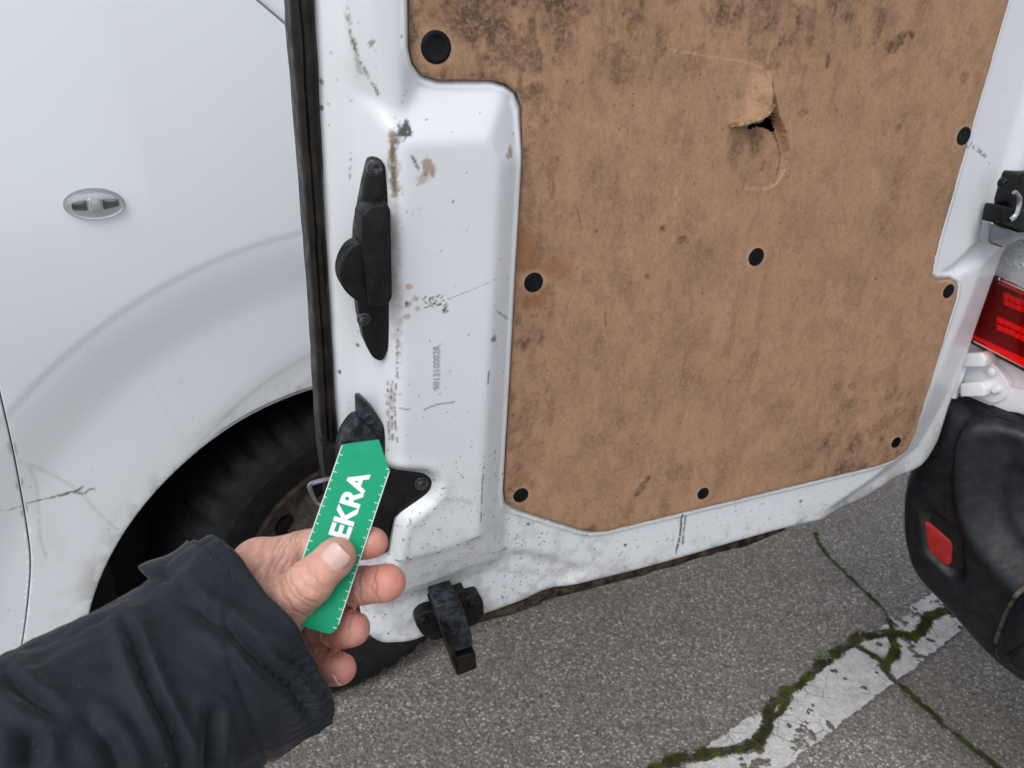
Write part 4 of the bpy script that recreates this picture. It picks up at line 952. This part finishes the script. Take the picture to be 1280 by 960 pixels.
def build_hand():
    J = {k: [(C3(*q[:3]), q[3]/1000) for q in v] for k, v in HAND.items()}
    allp = np.array([p for v in J.values() for p, _ in v]+[C3(265, 815, .428), C3(230, 850, .39)]); h = .0008; o = allp.min(0)-.026; n = np.ceil((allp.max(0)+.020-o)/h).astype(int)
    gx, gy, gz = [(o[i]+h*np.arange(n[i])).astype(np.float32) for i in range(3)]
    Pg = np.stack(np.meshgrid(gx, gy, gz, indexing='ij'), -1)
    def cone(a, b, ra, rb):
        a = a.astype(np.float32); b = b.astype(np.float32); d = b-a; t = np.clip(((Pg-a)@d)/(d@d), 0, 1); return np.sqrt(((Pg-a-t[..., None]*d)**2).sum(-1))-(ra+(rb-ra)*t)
    wr = (C3(268, 812, .428), .024); wr2 = (C3(225, 850, .392), .026)
    palm = cone(wr[0], wr2[0], wr[1], wr2[1])
    for k in ('index', 'middle', 'ring', 'little'): palm = smin(palm, cone(wr[0], J[k][0][0], .020, J[k][0][1]), .010)
    for a, b in (('index', 'middle'), ('middle', 'ring'), ('ring', 'little')): palm = smin(palm, cone(J[a][0][0], J[b][0][0], J[a][0][1], J[b][0][1]), .006)
    D = palm
    def chain(L, bulge=()):
        d = None
        for (a, ra), (b, rb) in zip(L[:-1], L[1:]):
            c = cone(a, b, ra, rb); d = c if d is None else smin(d, c, .004)
        return d
    for k in ('index', 'middle', 'ring', 'little'):
        c = chain(J[k]); tip, rt_ = J[k][3]; dip = J[k][2][0]; ax = (tip-dip)/np.linalg.norm(tip-dip)
        pad = tip-ax*.003+np.array([0, 0, -1.])*rt_*.18; c = smin(c, cone(pad, pad-ax*.004, rt_*.93, rt_*.93), .004)
        D = smin(D, c, .0028 if k != 'index' else .004)
    t = chain(J['thumb'])
    (ip, _), (tp, rtp) = J['thumb'][2], J['thumb'][3]; ax = (tp-ip)/np.linalg.norm(tp-ip)
    t = smin(t, cone(tp+np.array([.0, 0, .0015]), tp+ax*.0015+np.array([.0, 0, .0015]), rtp*.98, rtp*.9), .003)
    D = smin(D, t, .004)
    web = cone(J['thumb'][1][0]+np.array([.0, -.002, .006]), J['index'][0][0]+np.array([.004, .002, -.003]), .011, .010); D = smin(D, web, .010)
    V, F = surface_nets(D.astype(np.float64), o, h)
    # smooth once
    for _ in range(2):
        e = np.vstack([F[:, [i, (i+1) % 4]] for i in range(4)]); acc = np.zeros_like(V); cn = np.zeros(len(V))
        np.add.at(acc, e[:, 0], V[e[:, 1]]); np.add.at(cn, e[:, 0], 1); V = .5*V+.5*acc/np.maximum(cn, 1)[:, None]
    # vertex normals
    fn = np.cross(V[F[:, 2]]-V[F[:, 0]], V[F[:, 3]]-V[F[:, 1]]); N = np.zeros_like(V)
    for i in range(4): np.add.at(N, F[:, i], fn)
    N /= np.linalg.norm(N, axis=1)[:, None]+1e-12
    if np.mean(((V-V.mean(0))*N).sum(1)) < 0: F = F[:, ::-1]; N = -N
    flush = np.zeros(len(V)); dark = np.zeros(len(V))  # flush reddens the tips; dark paints shade into the creases
    for k, L in J.items():
        for j, dep in ((1, .0014), (2, .0016)):
            c, r = L[j]; a = L[j+1][0]-L[j-1][0]; a /= np.linalg.norm(a)
            for off, dp in ((0, 1.), (.0022, .6), (-.0024, .5)) if k != 'thumb' else ((0, .45), (.0031, .3)):
                s = (V-c)@a+off+.0006*np.sin(V[:, 1]*900); near = np.linalg.norm(V-c, axis=1) < r*1.55
                g = np.exp(-(s/.0008)**2)*near; V = V-N*(g*dep*dp)[:, None]; dark = np.maximum(dark, g*.55*dp)
        tip, r = L[3]; flush = np.maximum(flush, np.exp(-(np.linalg.norm(V-tip, axis=1)/(r*1.35))**2)*(.95 if k != 'thumb' else .35))
    for (px, py, z), (ax_, ay_), rr, dp in [((469, 731, .410), (.99, -.10), .013, .0012), ((465, 731, .410), (.99, -.05), .012, .0006), ((450, 733, .416), (.99, -.05), .013, .0008), ((436, 785, .412), (.98, .1), .011, .0007),
                                          ((394, 721, .388), (.74, -.67), .009, .0006), ((385, 729, .388), (.66, -.75), .008, .0005), ((362, 748, .394), (.8, -.6), .014, .0007), ((355, 690, .425), (.93, .36), .014, .0011), ((345, 697, .425), (.9, .43), .015, .0008), ((375, 684, .424), (.98, .15), .012, .0007)]:
        c = C3(px, py, z); s = (V[:, 0]-c[0])*ax_+(V[:, 1]-c[1])*ay_+.0005*np.sin(((V[:, 0]-c[0])*-ay_+(V[:, 1]-c[1])*ax_)*700+px); near = np.exp(-(np.linalg.norm(V-c, axis=1)/rr)**4)
        g = np.exp(-(s/.00065)**2)*near; V = V-N*(g*dp*.7)[:, None]; dark = np.maximum(dark, g*.60*min(1, dp/.0010))
    c = C3(345, 705, .425); s = (V-c)@np.array([.86, .35, .3]); near = np.linalg.norm(V-c, axis=1) < .016
    for off in (-.004, .003, .009):
        g = np.exp(-((s+off+.001*np.sin(V[:, 1]*500))/.0008)**2)*near; V = V-N*(g*.0006)[:, None]; dark = np.maximum(dark, g*.25)
    V = V+N*(.0005*(fbm(V[:, 0]+V[:, 2], V[:, 1], 120, 3, 8)-.5))[:, None]
    flush = np.clip(flush+.25*(fbm(V[:, 0], V[:, 1]+V[:, 2], 60, 3, 77)-.4), 0, .9)
    hand = fit(mesh_np('hand', to_world(V), F, SKIN, person, True, {'flush': np.c_[flush, dark, dark*0]}))
    # nails
    def nail(base, tip, r, out, ln, wd, shift, nm):
        ax = (tip-base)/np.linalg.norm(tip-base); out = out-ax*(out@ax); out /= np.linalg.norm(out); side = np.cross(ax, out); VV = []; FF = []; nu, nv = 13, 11
        for i in range(nu):
            for j in range(nv):
                u = -1+2*i/(nu-1); v = -1+2*j/(nv-1); k = math.sqrt(max(0, 1-abs(u)**4))*.25+.75 if u < 0 else math.sqrt(max(0, 1-u**4*.75))
                b = v*wd/2*k; drop = (b*b)/(2*r*.80); a = shift+u*ln/2; tipdrop = max(0, a-shift)**2*18
                VV.append(tip+ax*a+side*b+out*(r*1.035-drop-tipdrop-(.0006 if abs(v) > .95 or u < -.95 else 0)))
        for i in range(nu-1):
            for j in range(nv-1): FF.append([i*nv+j, i*nv+j+1, (i+1)*nv+j+1, (i+1)*nv+j])
        m = mesh_np(nm, to_world(np.array(VV)), FF, NAIL, hand, True); m.matrix_parent_inverse = hand.matrix_world.inverted(); s_ = m.modifiers.new('t', 'SOLIDIFY'); s_.thickness = .0007; s_.offset = 0
    nail(ip, tp, .0097, np.array([.12, -.10, -1.]), .0118, .0142, .0036, 'thumbnail')
    a, b = J['little'][2][0], J['little'][3][0]; nail(a, b, .0084, np.array([.5, .1, -1.]), .009, .0085, .002, 'fingernail')
build_hand()
def build_sleeve():
    c0 = C3(331, 800, .424); ax = np.array([.79*.83, -.79*.56, .61]); ax /= np.linalg.norm(ax)
    s1 = np.array([.476, .88, 0]); s1 -= ax*(s1@ax); s1 /= np.linalg.norm(s1); s2 = np.cross(ax, s1)           # s1 runs down the picture, s2 across
    if s2[2] > 0: s2 = -s2                                                                                         # towards the eye
    n, m = 300, 320; A = np.linspace(0, 2*math.pi, m, endpoint=False); Ls = np.linspace(0, .52, n); V = np.zeros((n, m, 3))
    for i, L in enumerate(Ls):
        bend = np.array([-.10, .12, .05])*max(0, L-.30)**1.3*2.2
        rad = .0555+.006*sstep(.0, .05, L)*0+.018*sstep(.05, .35, L)+.0030*sstep(.022, .0, L)*0
        ctr = c0-ax*L+np.array([0, -.11, 0])*L+bend; V[i] = ctr+rad*(np.cos(A)[:, None]*s1*1.03+np.sin(A)[:, None]*s2*1.10)
    V = V.reshape(-1, 3)
    N = np.zeros_like(V); Vr = V.reshape(n, m, 3); dA = np.roll(Vr, -1, 1)-np.roll(Vr, 1, 1); dL = np.gradient(Vr, axis=0); N = np.cross(dA, dL).reshape(-1, 3); N /= np.linalg.norm(N, axis=1)[:, None]
    ctrs = Vr.mean(1, keepdims=True); 
    if ((Vr-ctrs).reshape(-1, 3)*N).sum(1).mean() < 0: N = -N
    Lg = np.repeat(Ls, m); Ag = np.tile(A, n)
    zc = np.maximum(V[:, 2], .05); px = 640+FPX*V[:, 0]/zc; py = 480+FPX*V[:, 1]/zc; face = sstep(-.05, -.3, (N*V).sum(1)/np.linalg.norm(V, axis=1))
    disp = .0009*(fbm(Lg*90+np.cos(Ag)*2, np.sin(Ag)*5+9, 1.5, 3, 95)-.5)*2+.0035*(fbm(Lg*14, np.cos(Ag)*1.2+np.sin(Ag)*2+5, 1.6, 3, 91)-.5)*2
    folds = [([(160, 780), (172, 815), (188, 860), (215, 915), (232, 965)], 8, .0070), ([(284, 772), (300, 800), (335, 835), (365, 860), (385, 890)], 8, .0070), ([(268, 890), (264, 930), (262, 970)], 9, .006),
             ([(8, 842), (30, 868), (70, 895)], 10, .005), ([(40, 915), (36, 960)], 14, .006), ([(300, 790), (352, 822), (392, 845)], 8, .003), ([(110, 900), (140, 935), (150, 970)], 12, .004), ([(225, 750), (262, 770), (290, 785)], 9, .003)]
    for Lf, wd, am in folds:
        P = catmull(np.array(Lf, float), 5); best = np.full(len(V), 1e9); sgn = np.zeros(len(V)); tt = np.zeros(len(V)); K = len(P)-1
        for i, (a, b) in enumerate(zip(P[:-1], P[1:])):
            d = b-a; t = np.clip(((px-a[0])*d[0]+(py-a[1])*d[1])/(d@d), 0, 1); q = np.hypot(px-a[0]-t*d[0], py-a[1]-t*d[1]); mk = q < best
            best[mk] = q[mk]; sgn[mk] = np.sign((px-a[0])*d[1]-(py-a[1])*d[0])[mk]; tt[mk] = (i+t[mk])/K
        env = np.sin(np.pi*np.clip(tt*.94+.04, 0, 1))**.5; sd_ = best*sgn/wd
        disp += face*env*am*(-np.exp(-np.abs(sd_)*1.5)+.75*np.exp(-(sd_-1.9)**2/1.3)+.55*np.exp(-(sd_+2.1)**2/1.8))
    band = np.exp(-((Lg-.034-.006*np.sin(Ag*2))/.0022)**2); disp -= .0022*band                 # seam of the cuff
    elast = sstep(.030, .015, Lg)*sstep(.2, .8, np.cos(Ag-.35)); disp += elast*.0009*np.sin(Ag*64+9*fbm(Lg*30, Ag*2, 1, 2, 5))
    disp += sstep(.030, .012, Lg)*.0018*np.sin(Ag*7+2)
    flare = sstep(.045, .0, Lg)*sstep(-.45, -.95, np.cos(Ag)); disp += flare*.010
    V = V+N*disp[:, None]
    idx = np.arange(n*m).reshape(n, m); F = np.stack([idx[:-1], np.roll(idx, -1, 1)[:-1], np.roll(idx, -1, 1)[1:], idx[1:]], -1).reshape(-1, 4)
    # turned in hem
    Vr = V.reshape(n, m, 3); c = Vr[0].mean(0); r1 = c+(Vr[0]-c)*.97+ax*.0012; r2 = c+(Vr[0]-c)*.93-ax*.002; r3 = c+(Vr[0]-c)*.80-ax*.03; base = len(V); V = np.vstack([V, r1, r2, r3])
    ii = np.arange(m); jj = (ii+1) % m; prev = idx[0]
    for k in range(3):
        cur = base+k*m+ii; F = np.vstack([F, np.stack([cur, cur[jj], prev[jj], prev], 1)]); prev = cur
    sl = fit(mesh_np('jacket_sleeve', to_world(V), F, CLOTH, person, True))
    # cuff strap standing off at the top
    a = Vr[3, int(m*.5) % m]; T0 = C3(236, 675, .415); T1 = C3(172, 716, .395); B0 = C3(262, 694, .405); B1 = C3(205, 737, .383)
    T0b = C3(240, 672, .42); VV = []; FF = []; nu, nv = 16, 9
    for i in range(nu):
        u = i/(nu-1)
        for j in range(nv):
            v = j/(nv-1); p = (T0*(1-u)+T1*u)*(1-v)+(B0*(1-u)+B1*u)*v; p = p+np.array([0, -.0015, -.003])*math.sin(math.pi*v)+np.array([0, .0022, -.001])*math.sin(math.pi*u*1.4+.4)*(1-v)
            VV.append(p)
    for i in range(nu-1):
        for j in range(nv-1): FF.append([i*nv+j, i*nv+j+1, (i+1)*nv+j+1, (i+1)*nv+j])
    s_ = mesh_np('cuff_strap', to_world(np.array(VV)), FF, CLOTH, sl, True); s_.matrix_parent_inverse = sl.matrix_world.inverted(); md = s_.modifiers.new('t', 'SOLIDIFY'); md.thickness = .0022; md.offset = 0
    # stitched seam round the cuff
    g = MB(); ring = Vr[int(.010/.52*n)]; rr = ring+(ring-ring.mean(0))*.008
    for k in range(0, m, 4):
        g.tube(to_world(np.array([rr[k], rr[(k+1) % m], rr[(k+2) % m]])), .00035, 5)
    st = g.build('stitching', SEAMM, sl); st.matrix_parent_inverse = sl.matrix_world.inverted()
build_sleeve()

# ================================================================== THE GREEN CARD IN THE HAND
def build_card():
    # card frame: origin at the middle of the foot, Y towards the point, Z to the eye
    tip = C3(466, 547, .4230); foot = C3(385, 785, .4000)
    yv = tip-foot; Ln = np.linalg.norm(yv); yv /= Ln; xr = C3(495, 585, .42)-C3(432, 562, .42); xr = xr-yv*(xr@yv); xr /= np.linalg.norm(xr)
    zz = np.cross(xr, yv)
    def wdir(v): return v[0]*RT-v[1]*UP+v[2]*FWD
    o = to_world(foot); X = wdir(xr); Yw = wdir(yv); Z = np.cross(X, Yw)
    Mx = Matrix.Identity(4)
    for i in range(3): Mx[i][0], Mx[i][1], Mx[i][2], Mx[i][3] = X[i], Yw[i], Z[i], o[i]
    hw = .0146
    P = rounded([(-hw, 0), (hw, 0), (hw, Ln-.0145), (.0035, Ln), (-hw, Ln-.0085)], [.006, .006, .0004, .0004, .0004], 6)
    card = MB().prism(P, -.0006, .0006, .00025).build('green_card', CARD, smooth=False); card.matrix_world = Mx
    tag(card, 'green pointed plastic tread depth card with white lettering held between thumb and fingers', 'card')
    b = MB(); n = 0
    y = .004
    while y < Ln-.014:
        for s in (-1, 1):
            L = .0021 if n % 2 == 0 else .0015
            b.box((s*hw-(0 if s < 0 else L)+s*-.0002, y-.00016, .0006), (s*hw+(L if s < 0 else 0)+s*-.0002, y+.00016, .00072))
        y += .0048; n += 1
    for sx, y0, y1 in ((-1, .004, Ln-.009), (1, .006, Ln-.015)): b.box((sx*hw-.0001-(.0002 if sx > 0 else 0), y0, .0006), (sx*hw+.0001+(.0002 if sx < 0 else 0), y1, .00066))
    b.build('scale_marks', WHITEP, card, smooth=False)
    t = text_mesh('lettering', 'DEKRA', .0150, WHITEP, card, Matrix.Translation((.0050, .0364, .0008)) @ Matrix.Rotation(math.pi/2, 4, 'Z'), .00050, .00008, 1.0)
build_card()
